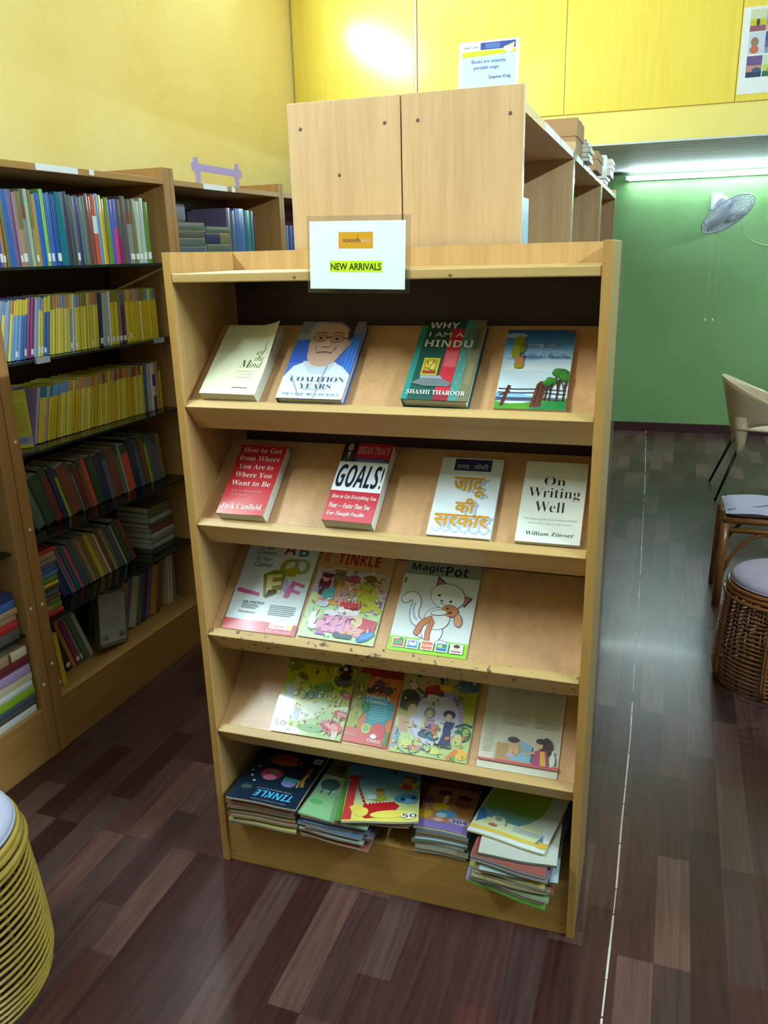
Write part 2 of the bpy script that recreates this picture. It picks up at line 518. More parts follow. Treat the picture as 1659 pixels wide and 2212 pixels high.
struct('trim_1', MB().box((-1.45, 5.765, 2.09), (3.35, 5.787, 2.108), mat((70, 86, 74), 0.6)))
for k, (a, b) in enumerate(((-1.352, -0.552), (-0.528, 0.368), (0.372, 1.308), (1.312, 2.3))):
    struct('trim_%d' % (k + 2), MB().box((a, 3.838, 2.29), (b, 3.85, 3.4), YELLOW_LAM), bevel=0.0015)
struct('trim_6', MB().box((-0.549, 3.832, 2.1185), (-0.531, 3.85, 3.4), mat((214, 178, 150), 0.45)))
# the welded joint in the sheet flooring
seam = [(0.957, 5.77), (0.985, 4.25), (1.004, 2.05), (1.006, 1.34), (1.009, 0.875), (1.005, 0.61), (1.002, 0.44), (1.001, 0.187), (0.997, 0.007), (0.992, -0.193), (0.985, -0.7), (0.98, -1.5)]
mb = MB(); SEAM = mat((206, 198, 192), 0.5, 0.25, 60)
for (xa, ya), (xb, yb) in zip(seam[:-1], seam[1:]):
    n = max(1, int(abs(yb - ya) / 0.07))
    for i in range(n):
        if random.random() < 0.06: continue
        p0 = i / n; p1 = (i + random.uniform(0.93, 1.0)) / n
        w = random.uniform(0.0011, 0.0024)
        x0 = xa + (xb - xa) * p0; x1 = xa + (xb - xa) * p1; y0 = ya + (yb - ya) * p0; y1 = ya + (yb - ya) * p1
        mb.add([(x0 - w, y0, 0.0006), (x0 + w, y0, 0.0006), (x1 + w, y1, 0.0006), (x1 - w, y1, 0.0006)], [(3, 2, 1, 0)], SEAM)
struct('trim_7', mb)

# ---------------------------------------------------------------- tube lights
def emit(c, s):
    m = bpy.data.materials.new('lamp_glow'); m.use_nodes = True
    nt = m.node_tree; b = nt.nodes['Principled BSDF']
    nz = nt.nodes.new('ShaderNodeTexNoise'); nz.inputs['Scale'].default_value = 2
    mr = nt.nodes.new('ShaderNodeMapRange'); mr.inputs['To Min'].default_value = s * 0.97; mr.inputs['To Max'].default_value = s
    nt.links.new(nz.outputs['Fac'], mr.inputs['Value']); nt.links.new(mr.outputs[0], b.inputs['Emission Strength'])
    b.inputs['Emission Color'].default_value = (*c, 1)
    return m
TUBE_LABEL = {
    'alcove': 'lit white fluorescent tube light along the top of the green wall',
    'ceiling': 'unseen fluorescent tube light added under the low ceiling to brighten the green room',
    'corner': 'fluorescent tube light high on the yellow wall, above the last bookcases',
    'side': 'fluorescent tube light high on the yellow wall, beside the camera',
    'opposite': 'fluorescent tube light on the white wall facing the bookcases',
    }
for key, c, d, o, watts in TUBES:
    d = Vector(d).normalized(); o = Vector(o).normalized(); u = o.cross(d)
    M = Matrix.Translation(c) @ Matrix((d, u, o)).transposed().to_4x4()   # x along, z out of the wall
    t = thing('tube_light', TUBE_LABEL[key], 'light', M)
    B = mat((226, 230, 230), 0.4)
    MB().box((-0.61, -0.02, 0.001), (0.61, 0.02, 0.03), B).build('batten', t, 0.003)
    for s in (-1, 1):
        MB().box((s * 0.6 - 0.012, -0.018, 0.03), (s * 0.6 + 0.012, 0.018, 0.068), B).build('lamp_holder', t, 0.003)
    g = MB(); g.tube([(-0.588, 0, 0.052), (0.588, 0, 0.052)], 0.0175, emit(TUBE_COLOUR, 3.0 if key == 'corner' else (30.0 if key == 'alcove' else 20.0)), 14)
    g.build('lamp_tube', t)
    la = bpy.data.lights.new('lamp_light', 'AREA'); la.shape = 'RECTANGLE'; la.size = 1.15; la.size_y = 0.03
    la.energy = watts; la.color = TUBE_COLOUR
    lo = bpy.data.objects.new('lamp_light', la); COL.objects.link(lo); lo.parent = t
    lo.matrix_local = T(0, 0, 0.072) @ RX(PI)

# ================================================================ THE DISPLAY RACK
rack = thing('display_rack', 'beech display rack with four sloping shelves of face-out books and a bottom shelf of magazines', 'display rack', (0, 0, 0))
RW, RH = 0.915, 1.5416
SA, CA = math.sin(R(40)), math.cos(R(40))
TV = Vector((0, CA, SA)); NV = Vector((0, -SA, CA))
for x in (0.0, RW - 0.018):
    MB().box((x, 0, 0), (x + 0.018, 0.286, RH), W_FACE).box((x, -0.0012, 0), (x + 0.018, 0, RH), W_EDGE).build('side_panel', rack, 0.0015)
MB().box((0.018, 0.274, 1.4995), (RW - 0.018, 0.286, RH), W_FACE).build('upstand', rack)
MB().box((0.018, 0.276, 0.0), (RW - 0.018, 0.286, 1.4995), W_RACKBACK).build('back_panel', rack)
MB().box((0.018, 0.0, 1.480), (RW - 0.018, 0.274, 1.4995), W_LIP).build('top_board', rack, 0.0025)
MB().box((0.018, 0.006, 0.132), (RW - 0.018, 0.274, 0.150), W_KICK).build('bottom_board', rack, 0.0015)
MB().box((0.018, 0.006, 0.0), (RW - 0.018, 0.022, 0.132), W_KICK).build('kickboard', rack, 0.001)
ZF = [1.217, 0.942, 0.662, 0.395]
BASE = []
for r, zf in enumerate(ZF):
    p0 = Vector((0, 0.0005, zf)); p1 = p0 + 0.022 * TV
    q0 = p0 - 0.075 * NV; q1 = p1 - 0.075 * NV
    MB().prism([(p[1], p[2]) for p in (p0, q0, q1, p1)], 0.0185, RW - 0.0185, W_WORN if r == 2 else W_LIP).build('shelf_lip', rack, 0.002)
    b = p1 - 0.008 * NV; BASE.append(b)
    b = b + 0.0005 * TV; e = b + 0.235 * TV
    MB().prism([(p[1], p[2]) for p in (b, b - 0.012 * NV, e - 0.012 * NV, e)], 0.0185, RW - 0.0185, W_SLOPE).build('sloping_shelf', rack, 0.001)
g = MB().box((RW + 0.0005, 0.0, 0.02), (RW + 0.019, 0.0025, RH - 0.002), CLEAR).build('ghost_strip', rack)  # added see-through strip, stands in for a camera ghost beside the post
g['label'] = 'clear strip standing in for a ghost image'
SCREW = mat((120, 96, 66), 0.4)
for (x, z) in ((0.03, 0.03), (0.885, 0.03), (0.3, 1.488), (0.62, 1.487)):
    s = MB(); s.M = T(x, 0.0058 if z < 1 else -0.0002, z) @ RX(PI / 2); s.lathe([(0.003, 0), (0.003, 0.0006), (0.002, 0.001)], SCREW, 10); s.build('screw_cap', rack)

# ---------------------------------------------------------------- books shown face out
def slope_frame(row, x, t=0.0, turn=0.0):
    b = BASE[row] + (t + 0.0014 + 0.0034 * max(0.0, -turn)) * TV + 0.0006 * NV
    return T(x, b.y, b.z) @ RX(R(40)) @ RZ(R(turn))

def face_book(name, label, cat, M, w, h, th, cover, spine=None, hard=False, bend=None, rough=0.35, coat=0.3, page=PAGE, group='books shown face out on the display rack'):
    """a book lying on its back cover: x width (spine at x = 0), y height, z thickness; returns (root, Art on the front cover)"""
    t = thing(name, label, cat, M, group)
    cm = mat(cover, rough, 0.05, 20, coat, name='cover'); sm = mat(spine or cover, rough, 0.05, 20, coat, name='cover')
    ct = 0.0022 if hard else 0.0006
    ov = 0.003 if hard else 0.0
    bend = bend or (lambda x, y: 0.0)
    c = MB()
    c.box((0, 0, 0), (w, h, ct), cm)
    c.box((0, 0, ct), (ct, h, th - ct), sm)
    n = 10
    top = [(w * i / n, h * j / n, th + bend(w * i / n, h * j / n)) for j in range(n + 1) for i in range(n + 1)]
    bot = [(p[0], p[1], p[2] - ct) for p in top]
    k = (n + 1) ** 2; fs = []
    for j in range(n):
        for i in range(n):
            a = j * (n + 1) + i
            fs.append((a, a + 1, a + n + 2, a + n + 1)); fs.append((k + a, k + a + n + 1, k + a + n + 2, k + a + 1))
    for i in range(n):
        for a, b in ((i, i + 1), (n * (n + 1) + i + 1, n * (n + 1) + i), ((i + 1) * (n + 1), i * (n + 1)), (i * (n + 1) + n, (i + 1) * (n + 1) + n)):
            fs.append((a, k + a, k + b, b))
    c.add(top + bot, fs, cm)
    co = c.build('cover', t)
    p = MB(); pm = mat(page, 0.8, 0.18, 240, name='pages')
    L = max(2, int(th / 0.0035)); z0 = ct; dz = (th - 2 * ct) / L
    for i in range(L):
        j1 = random.uniform(0, 0.0012) + ov
        p.box((ct + 0.0004, ov, z0 + i * dz), (w - j1 - 0.0004, h - ov - random.uniform(0, 0.0008), z0 + (i + 1) * dz), pm)
    p.build('page_block', t)
    return t, Art(w, h, th, rough, coat, bend), co

# ---- row 1
t, a, co = face_book('paperback_book', 'cream paperback with a curled corner and small dark title, on the top sloping shelf', 'book',
    slope_frame(0, 0.053, 0.0, -0.6), 0.135, 0.205, 0.026, (226, 226, 192), rough=0.45, coat=0.1,
    bend=lambda x, y: 0.016 * max(0, x / 0.135 - 0.55) ** 2 / 0.2 * max(0, y / 0.205 - 0.35) / 0.65)
a.text(serif('M'), 0.61, 0.425, 0.17, (44, 44, 34), ht=0.105, offset=-0.012, shear=0.15).text(thin_it('ind'), 0.81, 0.415, 0.22, (60, 60, 44), ht=0.08)
a.text(thin_it('the'), 0.84, 0.50, 0.17, (92, 90, 66)).text(thin_it('of'), 0.84, 0.58, 0.17, (92, 90, 66)).line([(0.87, 0.64), (0.89, 0.74)], 0.012, (120, 118, 90))
a.small(0.52, 0.9, 0.315, 1, (186, 184, 152)).small(0.6, 0.86, 0.275, 1, (186, 184, 152)).small(0.52, 0.9, 0.235, 1, (196, 194, 160)).small(0.55, 0.86, 0.085, 1, (120, 118, 92), 0.012)
a.build(co)

t, a, co = face_book('hardback_book', 'blue and white hardback with a bespectacled man\'s portrait, on the top sloping shelf', 'book',
    slope_frame(0, 0.236, 0.0, 0.0), 0.151, 0.224, 0.020, (70, 108, 196), (34, 36, 52), True)
a.rect(0, 0.62, 0.2, 1, (150, 152, 172)).rect(0, 0.84, 1, 1, (128, 126, 142)).rect(0.8, 0.3, 1, 0.8, (56, 112, 214)).rect(0.0, 0.45, 0.25, 0.75, (52, 92, 190))
for u in (0.86, 0.92, 0.97): a.rect(u, 0.3, u + 0.015, 0.78, (84, 140, 226), 1, 3)
a.poly([(0, 0), (1, 0), (1, 0.30), (0.86, 0.40), (0.70, 0.46), (0.28, 0.47), (0.10, 0.40), (0, 0.26)], (214, 222, 234))
a.poly([(0.22, 0.47), (0.38, 0.30), (0.62, 0.30), (0.74, 0.46)], (196, 204, 220))
a.ell(0.52, 0.70, 0.30, 0.36, (196, 160, 142)).ell(0.50, 0.58, 0.255, 0.27, (200, 162, 144)).ell(0.50, 0.86, 0.27, 0.17, (206, 168, 148))
a.ell(0.82, 0.70, 0.04, 0.08, (184, 142, 124))
a.poly([(0.20, 0.74), (0.17, 0.88), (0.24, 0.98), (0.42, 1.0), (0.30, 0.92), (0.25, 0.80)], (172, 170, 178))
a.poly([(0.62, 1.0), (0.86, 1.0), (0.86, 0.78), (0.80, 0.76), (0.79, 0.9)], (58, 42, 42))
a.ell(0.37, 0.775, 0.11, 0.075, (72, 48, 50)).ell(0.37, 0.775, 0.10, 0.066, (186, 148, 132)).ell(0.63, 0.765, 0.11, 0.075, (72, 48, 50)).ell(0.63, 0.765, 0.10, 0.066, (186, 148, 132))
a.line([(0.47, 0.785), (0.53, 0.785)], 0.016, (72, 48, 50)).line([(0.74, 0.775), (0.84, 0.75)], 0.016, (72, 48, 50))
a.line([(0.28, 0.835), (0.36, 0.85), (0.45, 0.84)], 0.02, (104, 82, 78)).line([(0.55, 0.84), (0.63, 0.85), (0.72, 0.83)], 0.02, (104, 82, 78))
a.ell(0.37, 0.77, 0.026, 0.02, (44, 30, 30)).ell(0.63, 0.76, 0.026, 0.02, (44, 30, 30))
a.poly([(0.47, 0.76), (0.53, 0.76), (0.57, 0.655), (0.43, 0.655)], (212, 174, 152)).line([(0.44, 0.655), (0.56, 0.655)], 0.018, (150, 108, 96))
a.line([(0.38, 0.575), (0.50, 0.59), (0.62, 0.575)], 0.026, (142, 92, 86)).line([(0.33, 0.66), (0.37, 0.60)], 0.012, (164, 122, 108)).line([(0.66, 0.66), (0.63, 0.60)], 0.012, (164, 122, 108))
a.line([(0.62, 0.42), (0.56, 0.0)], 0.012, (168, 176, 194)).line([(0.12, 0.28), (0.34, 0.02)], 0.014, (150, 156, 176))
a.text(serif('COALITION'), 0.54, 0.235, 0.82, (52, 62, 96), ht=0.062, offset=-0.014).text(serif('YEARS'), 0.54, 0.15, 0.48, (52, 62, 96), ht=0.062, offset=-0.014)
a.rect(0.36, 0.107, 0.72, 0.111, (130, 138, 160), 1, 1).text(serif('PRANAB MUKHERJEE'), 0.52, 0.05, 0.86, (122, 134, 166), ht=0.036, offset=-0.016)
a.build(co)

t, a, co = face_book('hardback_book', 'dark green hardback with a red band and bold white title, on the top sloping shelf', 'book',
    slope_frame(0, 0.515, 0.0, -1.2), 0.138, 0.222, 0.025, (26, 82, 72), (60, 150, 142), True, page=(214, 214, 206))
a.rect(0, 0, 0.09, 1, (44, 136, 128)).rect(0.0, 0.92, 0.6, 1, (22, 52, 48))
a.rect(0.70, 0, 0.86, 1, (72, 138, 128)).rect(0.84, 0, 1, 1, (120, 116, 84)).rect(0.74, 0.5, 0.84, 0.86, (88, 122, 116)).rect(0.86, 0.62, 0.95, 0.9, (92, 100, 84)).rect(0.88, 0.2, 0.97, 0.45, (138, 128, 92))
a.rect(0.48, 0, 0.70, 0.88, (196, 44, 62)).rect(0.50, 0.40, 0.69, 0.60, (206, 92, 98)).rect(0.48, 0.0, 0.70, 0.10, (150, 36, 52))
for k in range(9): a.rect(0.72 + 0.03 * (k % 4), 0.1 + 0.09 * k, 0.75 + 0.03 * (k % 4), 0.15 + 0.09 * k, (104, 150, 140), 1, 1)
a.text(bold('WHY'), 0.36, 0.92, 0.46, WHITE, ht=0.075).text('I AM A', 0.43, 0.80, 0.54, WHITE, ht=0.058).text(bold('HINDU'), 0.50, 0.685, 0.74, WHITE, ht=0.088)
a.rect(0.19, 0.29, 0.44, 0.50, (206, 186, 62)).rect(0.21, 0.305, 0.42, 0.485, (178, 146, 44)).ell(0.31, 0.40, 0.07, 0.10, (214, 194, 90)).rect(0.21, 0.305, 0.42, 0.345, (150, 70, 46))
a.line([(0.25, 0.46), (0.30, 0.36), (0.36, 0.47)], 0.02, (120, 84, 34)).line([(0.24, 0.38), (0.38, 0.34)], 0.02, (120, 84, 34))
a.poly([(0.08, 0.19), (0.20, 0.24), (0.22, 0.285), (0.50, 0.285), (0.55, 0.25), (0.70, 0.20), (0.66, 0.16), (0.30, 0.155)], (106, 116, 120)).poly([(0.2, 0.285), (0.5, 0.285), (0.55, 0.25), (0.2, 0.25)], (146, 154, 158))
a.text(serif('SHASHI THAROOR'), 0.50, 0.085, 0.88, WHITE, ht=0.05)
a.build(co)

t, a, co = face_book('paperback_book', 'thin sky-blue paperback with a fence and trees, on the top sloping shelf', 'book',
    slope_frame(0, 0.703, 0.0, 0.0), 0.138, 0.211, 0.010, (210, 226, 238))
sky = [(24, 84, 152), (36, 104, 176), (64, 130, 196), (98, 156, 212), (140, 186, 226), (182, 212, 236), (212, 228, 240), (226, 236, 244)]
a.sky(0, 0.46, 1, 1.0, sky[::-1], 20)
for (u, v, ru, rv) in ((0.5, 0.78, 0.3, 0.045), (0.72, 0.70, 0.26, 0.05), (0.3, 0.62, 0.25, 0.04), (0.14, 0.92, 0.16, 0.05)): a.ell(u, v, ru, rv, (150, 184, 216))
a.ell(0.16, 0.13, 0.34, 0.10, (110, 176, 214), a0=0, a1=180).ell(0.30, 0.13, 0.26, 0.07, (140, 196, 222), a0=0, a1=180).rect(0, 0.095, 1, 0.14, (90, 106, 140), 4, 1)
a.poly([(0, 0), (1, 0), (1, 0.13), (0.7, 0.12), (0.4, 0.07), (0.2, 0.06), (0, 0.09)], (84, 150, 46)).poly([(0.5, 0), (1, 0), (1, 0.11), (0.8, 0.12)], (38, 128, 66))
for v in (0.235, 0.19, 0.115): a.line([(0.02, v + 0.005), (0.3, v), (0.62, v + 0.008), (0.98, v - 0.01)], 0.02, (74, 58, 76))
a.line([(0.10, 0.03), (0.17, 0.28)], 0.05, (86, 48, 40)).line([(0.05, 0.16), (0.2, 0.2)], 0.03, (86, 48, 40))
a.poly([(0.50, 0.02), (0.56, 0.30), (0.60, 0.335), (0.70, 0.34), (0.68, 0.22), (0.66, 0.03)], (104, 56, 42)).line([(0.56, 0.05), (0.6, 0.3)], 0.014, (64, 34, 30)).line([(0.63, 0.05), (0.65, 0.3)], 0.012, (64, 34, 30))
for (u, h_, cr_) in ((0.76, 0.34, 0.09), (0.86, 0.44, 0.12), (0.95, 0.38, 0.10), (0.70, 0.30, 0.06)):
    a.line([(u, 0.10), (u + 0.01, h_ - 0.03)], 0.022, (70, 46, 36)).line([(u, 0.24), (u + 0.05, h_ - 0.02)], 0.014, (70, 46, 36)).line([(u, 0.22), (u - 0.05, h_ - 0.03)], 0.014, (70, 46, 36))
    a.ell(u + 0.01, h_, cr_, cr_ * 0.72, (46, 108, 44)).ell(u - 0.03, h_ + 0.02, cr_ * 0.6, cr_ * 0.5, (72, 138, 54)).ell(u + 0.04, h_ + 0.01, cr_ * 0.5, cr_ * 0.45, (60, 124, 50))
a.ell(0.20, 0.82, 0.085, 0.14, (140, 144, 26)).ell(0.18, 0.70, 0.07, 0.14, (150, 152, 30)).ell(0.26, 0.76, 0.05, 0.12, (120, 130, 28)).poly([(0.19, 0.66), (0.31, 0.66), (0.31, 0.52), (0.18, 0.52)], (196, 130, 74)).poly([(0.18, 0.54), (0.32, 0.54), (0.30, 0.49), (0.19, 0.49)], (170, 148, 30))
a.text(script("Ruskin Bond's"), 0.52, 0.785, 0.56, (46, 70, 112), ht=0.065).text(script("Children's Omnibus"), 0.60, 0.655, 0.74, (34, 74, 128), ht=0.075)
a.ell(0.93, 0.95, 0.05, 0.04, (104, 84, 96))
a.build(co)

# ---- row 2
t, a, co = face_book('paperback_book', 'thick red paperback with five white title lines, on the second sloping shelf', 'book',
    slope_frame(1, 0.071, 0.0, 0.0), 0.119, 0.195, 0.030, (196, 44, 52), rough=0.25, coat=0.6, page=(226, 222, 208),
    bend=lambda x, y: 0.012 * max(0, x / 0.119 - 0.5) * max(0, 0.6 - y / 0.195))
for k, (s, u, w_) in enumerate((('How to Get', 0.50, 0.84), ('from Where', 0.50, 0.88), ('You Are to', 0.48, 0.76), ('Where You', 0.49, 0.80), ('Want to Be', 0.50, 0.84))):
    a.text(serif(s), u, 0.925 - 0.122 * k, w_, (238, 206, 204), ht=0.072)
a.text('THE 25 PRINCIPLES', 0.46, 0.325, 0.66, (226, 150, 150), ht=0.028).text('OF SUCCESS', 0.32, 0.275, 0.38, (226, 150, 150), ht=0.028)
a.text(serif('Jack Canfield'), 0.48, 0.105, 0.86, (238, 208, 204), ht=0.085)
a.build(co)

t, a, co = face_book('paperback_book', 'red, white and blue paperback with huge one-word title, on the second sloping shelf', 'book',
    slope_frame(1, 0.331, 0.0, -0.8), 0.116, 0.212, 0.034, (196, 36, 56), (60, 60, 66), rough=0.28, coat=0.5, page=(222, 220, 208))
a.rect(0, 0.745, 1, 0.80, (56, 70, 140)).rect(0, 0.37, 1, 0.75, (236, 240, 244)).rect(0, 0.80, 0.28, 1.0, (42, 40, 52)).rect(0, 0.745, 0.28, 0.80, (42, 40, 52))
a.ell(0.14, 0.925, 0.055, 0.075, (206, 160, 140)).poly([(0.03, 0.78), (0.08, 0.86), (0.20, 0.86), (0.25, 0.78), (0.25, 0.75), (0.03, 0.75)], (74, 74, 88)).poly([(0.115, 0.87), (0.165, 0.87), (0.14, 0.77)], (226, 226, 230)).poly([(0.085, 0.95), (0.195, 0.95), (0.17, 0.985), (0.11, 0.985)], (164, 150, 140))
a.text(serif('BRIAN TRACY'), 0.64, 0.905, 0.66, (232, 176, 170), ht=0.10)
a.rect(0.34, 0.775, 0.9, 0.783, (150, 160, 206), 1, 1).rect(0.36, 0.757, 0.96, 0.765, (150, 160, 206), 1, 1)
a.text(bold_it('GOALS!'), 0.50, 0.56, 0.93, (26, 34, 56), ht=0.29)
for k, (s, w_) in enumerate((('How to Get Everything You', 0.90), ('Want \u2014 Faster Than You', 0.82), ('Ever Thought Possible', 0.76))):
    a.text(serif_it(s), 0.06, 0.29 - 0.105 * k, w_, (244, 226, 226), ht=0.062, align='L')
a.build(co)

t, a, co = face_book('paperback_book', 'white paperback with large orange Hindi lettering, on the second sloping shelf', 'book',
    slope_frame(1, 0.564, 0.0, 0.2), 0.137, 0.203, 0.012, (226, 232, 238), rough=0.2, coat=0.6)
a.rect(0.22, 0.83, 0.82, 0.985, (54, 52, 106)).text('\u0936\u0930\u0926  \u091c\u094b\u0936\u0940', 0.52, 0.89, 0.50, (206, 204, 220), ht=0.075)
for k in range(6): a.ell(0.14 + 0.15 * k, 0.10, 0.075, 0.085, (186, 198, 214)).ell(0.13 + 0.15 * k, 0.115, 0.06, 0.07, (214, 222, 232))
for (s, u, v, w_, h_) in (('\u091c\u093e\u0926\u0942', 0.53, 0.62, 0.54, 0.25), ('\u0915\u0940', 0.52, 0.385, 0.32, 0.18), ('\u0938\u0930\u0915\u093e\u0930', 0.50, 0.19, 0.86, 0.155)):
    a.text(s, u + 0.06, v - 0.02, w_, (176, 188, 206), ht=h_, offset=0.02)
    a.text(s, u, v, w_, (212, 148, 40), ht=h_, offset=0.022)
a.build(co)

t, a, co = face_book('paperback_book', 'off-white paperback with plain black title lines, on the second sloping shelf', 'book',
    slope_frame(1, 0.752, 0.0, 0.3), 0.130, 0.201, 0.016, (226, 228, 220), rough=0.5, coat=0.1)
a.text(serif('On'), 0.50, 0.755, 0.34, INK, ht=0.105, offset=-0.014).text(serif('Writing'), 0.51, 0.59, 0.82, INK, ht=0.155, offset=-0.014).text(serif('Well'), 0.47, 0.43, 0.47, INK, ht=0.125, offset=-0.014)
a.text('The classic guide to writing nonfiction', 0.50, 0.275, 0.84, (176, 180, 178)).text('with stories, reports and memoir', 0.50, 0.225, 0.68, (190, 192, 190))
a.text(serif('William Zinsser'), 0.52, 0.105, 0.74, (40, 40, 44), ht=0.048, offset=-0.012)
a.build(co)

# ---- row 3
MAGS = 'magazines shown face out on the display rack'
def face_mag(label, M, w, h, th, cover, **k):
    return face_book('magazine', label, 'magazine', M, w, h, th, cover, rough=0.36, coat=0.12, group=MAGS, **k)
t, a, co = face_mag('white magazine with coloured block letters and red foot band, on the third sloping shelf',
    slope_frame(2, 0.047, 0.0, 0.0), 0.190, 0.250, 0.004, (216, 226, 234))
for k, s in enumerate(('C for', 'Crayons', 'C for', 'Camel')): a.text(s, 0.27, 0.925 - 0.066 * k, (0.21, 0.30, 0.21, 0.26)[k], (52, 54, 60))
a.text(bold('A'), 0.60, 0.93, 0.17, (176, 62, 74), ht=0.13).text(bold('B'), 0.80, 0.92, 0.14, (86, 118, 170), ht=0.13)
a.text(bold('C'), 0.66, 0.72, 0.26, (158, 156, 34), ht=0.20).text(bold('D'), 0.83, 0.74, 0.22, (150, 172, 124), ht=0.17).ell(0.70, 0.68, 0.12, 0.05, (176, 170, 44), rot=15)
a.poly([(0.33, 0.62), (0.47, 0.68), (0.60, 0.67), (0.66, 0.58), (0.64, 0.44), (0.46, 0.36), (0.42, 0.38)], (136, 132, 48))
a.text(bold('E'), 0.52, 0.52, 0.21, (222, 206, 150), ht=0.22, rot=12).poly([(0.44, 0.39), (0.47, 0.45), (0.50, 0.41), (0.53, 0.46), (0.56, 0.42), (0.58, 0.46), (0.60, 0.43), (0.46, 0.37)], (88, 74, 30))
a.text(bold('F'), 0.82, 0.47, 0.20, (206, 92, 164), ht=0.19, rot=-14).poly([(0.64, 0.60), (0.72, 0.56), (0.70, 0.44), (0.65, 0.47)], (176, 168, 226))
a.poly([(0.02, 0.425), (0.05, 0.45), (0.36, 0.41), (0.36, 0.375), (0.05, 0.405)], (198, 82, 140))
a.text(bold('OIL PASTELS'), 0.32, 0.305, 0.30, (36, 38, 44), ht=0.022).small(0.17, 0.40, 0.275, 3, (120, 126, 136), 0.008, 0.018).text(bold('Bring on magic!'), 0.28, 0.195, 0.24, (70, 72, 80)).small(0.56, 0.92, 0.29, 6, (132, 138, 150), 0.008, 0.019)
a.rect(0, 0, 1, 0.115, (196, 42, 64)).rect(0.64, 0.055, 0.95, 0.115, (236, 232, 226)).text(bold('Camlin'), 0.755, 0.085, 0.18, (196, 44, 60)).rect(0.88, 0.065, 0.93, 0.105, (230, 188, 50))
a.text(script("let's have fun!"), 0.79, 0.028, 0.34, (244, 232, 230), ht=0.036)
a.build(co)

t, a, co = face_mag('comic magazine showing a picnic cake on pink cloth, on the third sloping shelf',
    slope_frame(2, 0.246, 0.002, -1.0), 0.188, 0.248, 0.004, (216, 206, 190))
a.rect(0, 0.76, 1, 1, (206, 160, 106)).rect(0.04, 0.80, 0.12, 0.97, (190, 120, 80)).text(bold('TINKLE'), 0.52, 0.87, 0.58, (176, 36, 44), ht=0.12).rect(0, 0.745, 1, 0.765, (190, 170, 90), 4, 1)
a.rect(0, 0.42, 1, 0.745, (206, 190, 206)).rect(0, 0, 1, 0.36, (190, 220, 164))
for (u, v, ru, c) in ((0.1, 0.48, 0.1, (178, 166, 220)), (0.85, 0.40, 0.13, (168, 150, 214)), (0.05, 0.42, 0.09, (210, 218, 150)), (0.75, 0.62, 0.16, (212, 188, 186)), (0.3, 0.66, 0.18, (214, 190, 176)), (0.9, 0.66, 0.12, (198, 176, 150)), (0.5, 0.40, 0.16, (216, 216, 226))): a.ell(u, v, ru, ru * 0.8, c)
a.poly([(0.24, 0.74), (0.40, 0.74), (0.40, 0.52), (0.26, 0.52)], (132, 120, 92)).line([(0.06, 0.70), (0.2, 0.67), (0.32, 0.70), (0.45, 0.66)], 0.014, (96, 70, 50))
# children round the cake
a.ell(0.15, 0.575, 0.085, 0.12, (108, 34, 76)).ell(0.15, 0.63, 0.05, 0.05, (212, 164, 140)).ell(0.16, 0.665, 0.085, 0.035, (112, 36, 80)).poly([(0.08, 0.52), (0.24, 0.52), (0.22, 0.44), (0.1, 0.45)], (80, 40, 60))
a.ell(0.27, 0.47, 0.12, 0.09, (72, 164, 172)).poly([(0.33, 0.62), (0.40, 0.62), (0.42, 0.42), (0.32, 0.42)], (222, 142, 40)).ell(0.48, 0.50, 0.12, 0.12, (186, 150, 140)).ell(0.51, 0.60, 0.075, 0.075, (220, 168, 144)).ell(0.51, 0.65, 0.10, 0.05, (186, 84, 98)).line([(0.40, 0.635), (0.62, 0.625)], 0.03, (166, 70, 88))
a.ell(0.73, 0.645, 0.075, 0.075, (164, 120, 62)).ell(0.74, 0.675, 0.095, 0.05, (132, 96, 32)).line([(0.80, 0.67), (0.90, 0.64)], 0.025, (132, 96, 32)).poly([(0.62, 0.62), (0.82, 0.60), (0.92, 0.46), (0.86, 0.34), (0.70, 0.30), (0.64, 0.40), (0.60, 0.52)], (180, 182, 24)).poly([(0.84, 0.46), (1.0, 0.36), (0.97, 0.32), (0.82, 0.38)], (186, 186, 40)).poly([(0.56, 0.56), (0.74, 0.56), (0.74, 0.51), (0.56, 0.53)], (206, 146, 50)).ell(0.92, 0.57, 0.06, 0.06, (206, 168, 150))
a.poly([(0.10, 0.42), (0.5, 0.40), (0.44, 0.36), (0.2, 0.35)], (224, 152, 60)).ell(0.44, 0.42, 0.1, 0.06, (206, 160, 160))
a.ell(0.54, 0.28, 0.20, 0.045, (214, 214, 226)).rect(0.44, 0.29, 0.72, 0.38, (240, 236, 236), 3, 2).poly([(0.44, 0.40), (0.72, 0.40), (0.72, 0.35), (0.69, 0.33), (0.66, 0.355), (0.63, 0.325), (0.60, 0.355), (0.57, 0.33), (0.54, 0.355), (0.51, 0.33), (0.48, 0.355), (0.44, 0.34)], (204, 40, 52))
for k in range(6): a.line([(0.47 + 0.045 * k, 0.40), (0.47 + 0.045 * k, 0.435)], 0.016, (214, 80, 86))
a.poly([(0.24, 0.24), (0.70, 0.27), (0.80, 0.06), (0.26, 0.08), (0.16, 0.10)], (222, 148, 186))
for k in range(5): a.line([(0.34 + 0.08 * k, 0.255), (0.27 + 0.10 * k, 0.09)], 0.014, (204, 122, 168))
a.ell(0.37, 0.275, 0.11, 0.04, (226, 224, 240)).poly([(0.72, 0.27), (0.98, 0.24), (0.97, 0.10), (0.78, 0.14)], (204, 72, 90)).ell(0.72, 0.22, 0.07, 0.09, (226, 196, 156)).poly([(0.58, 0.18), (0.84, 0.14), (0.84, 0.07), (0.64, 0.08)], (226, 158, 160))
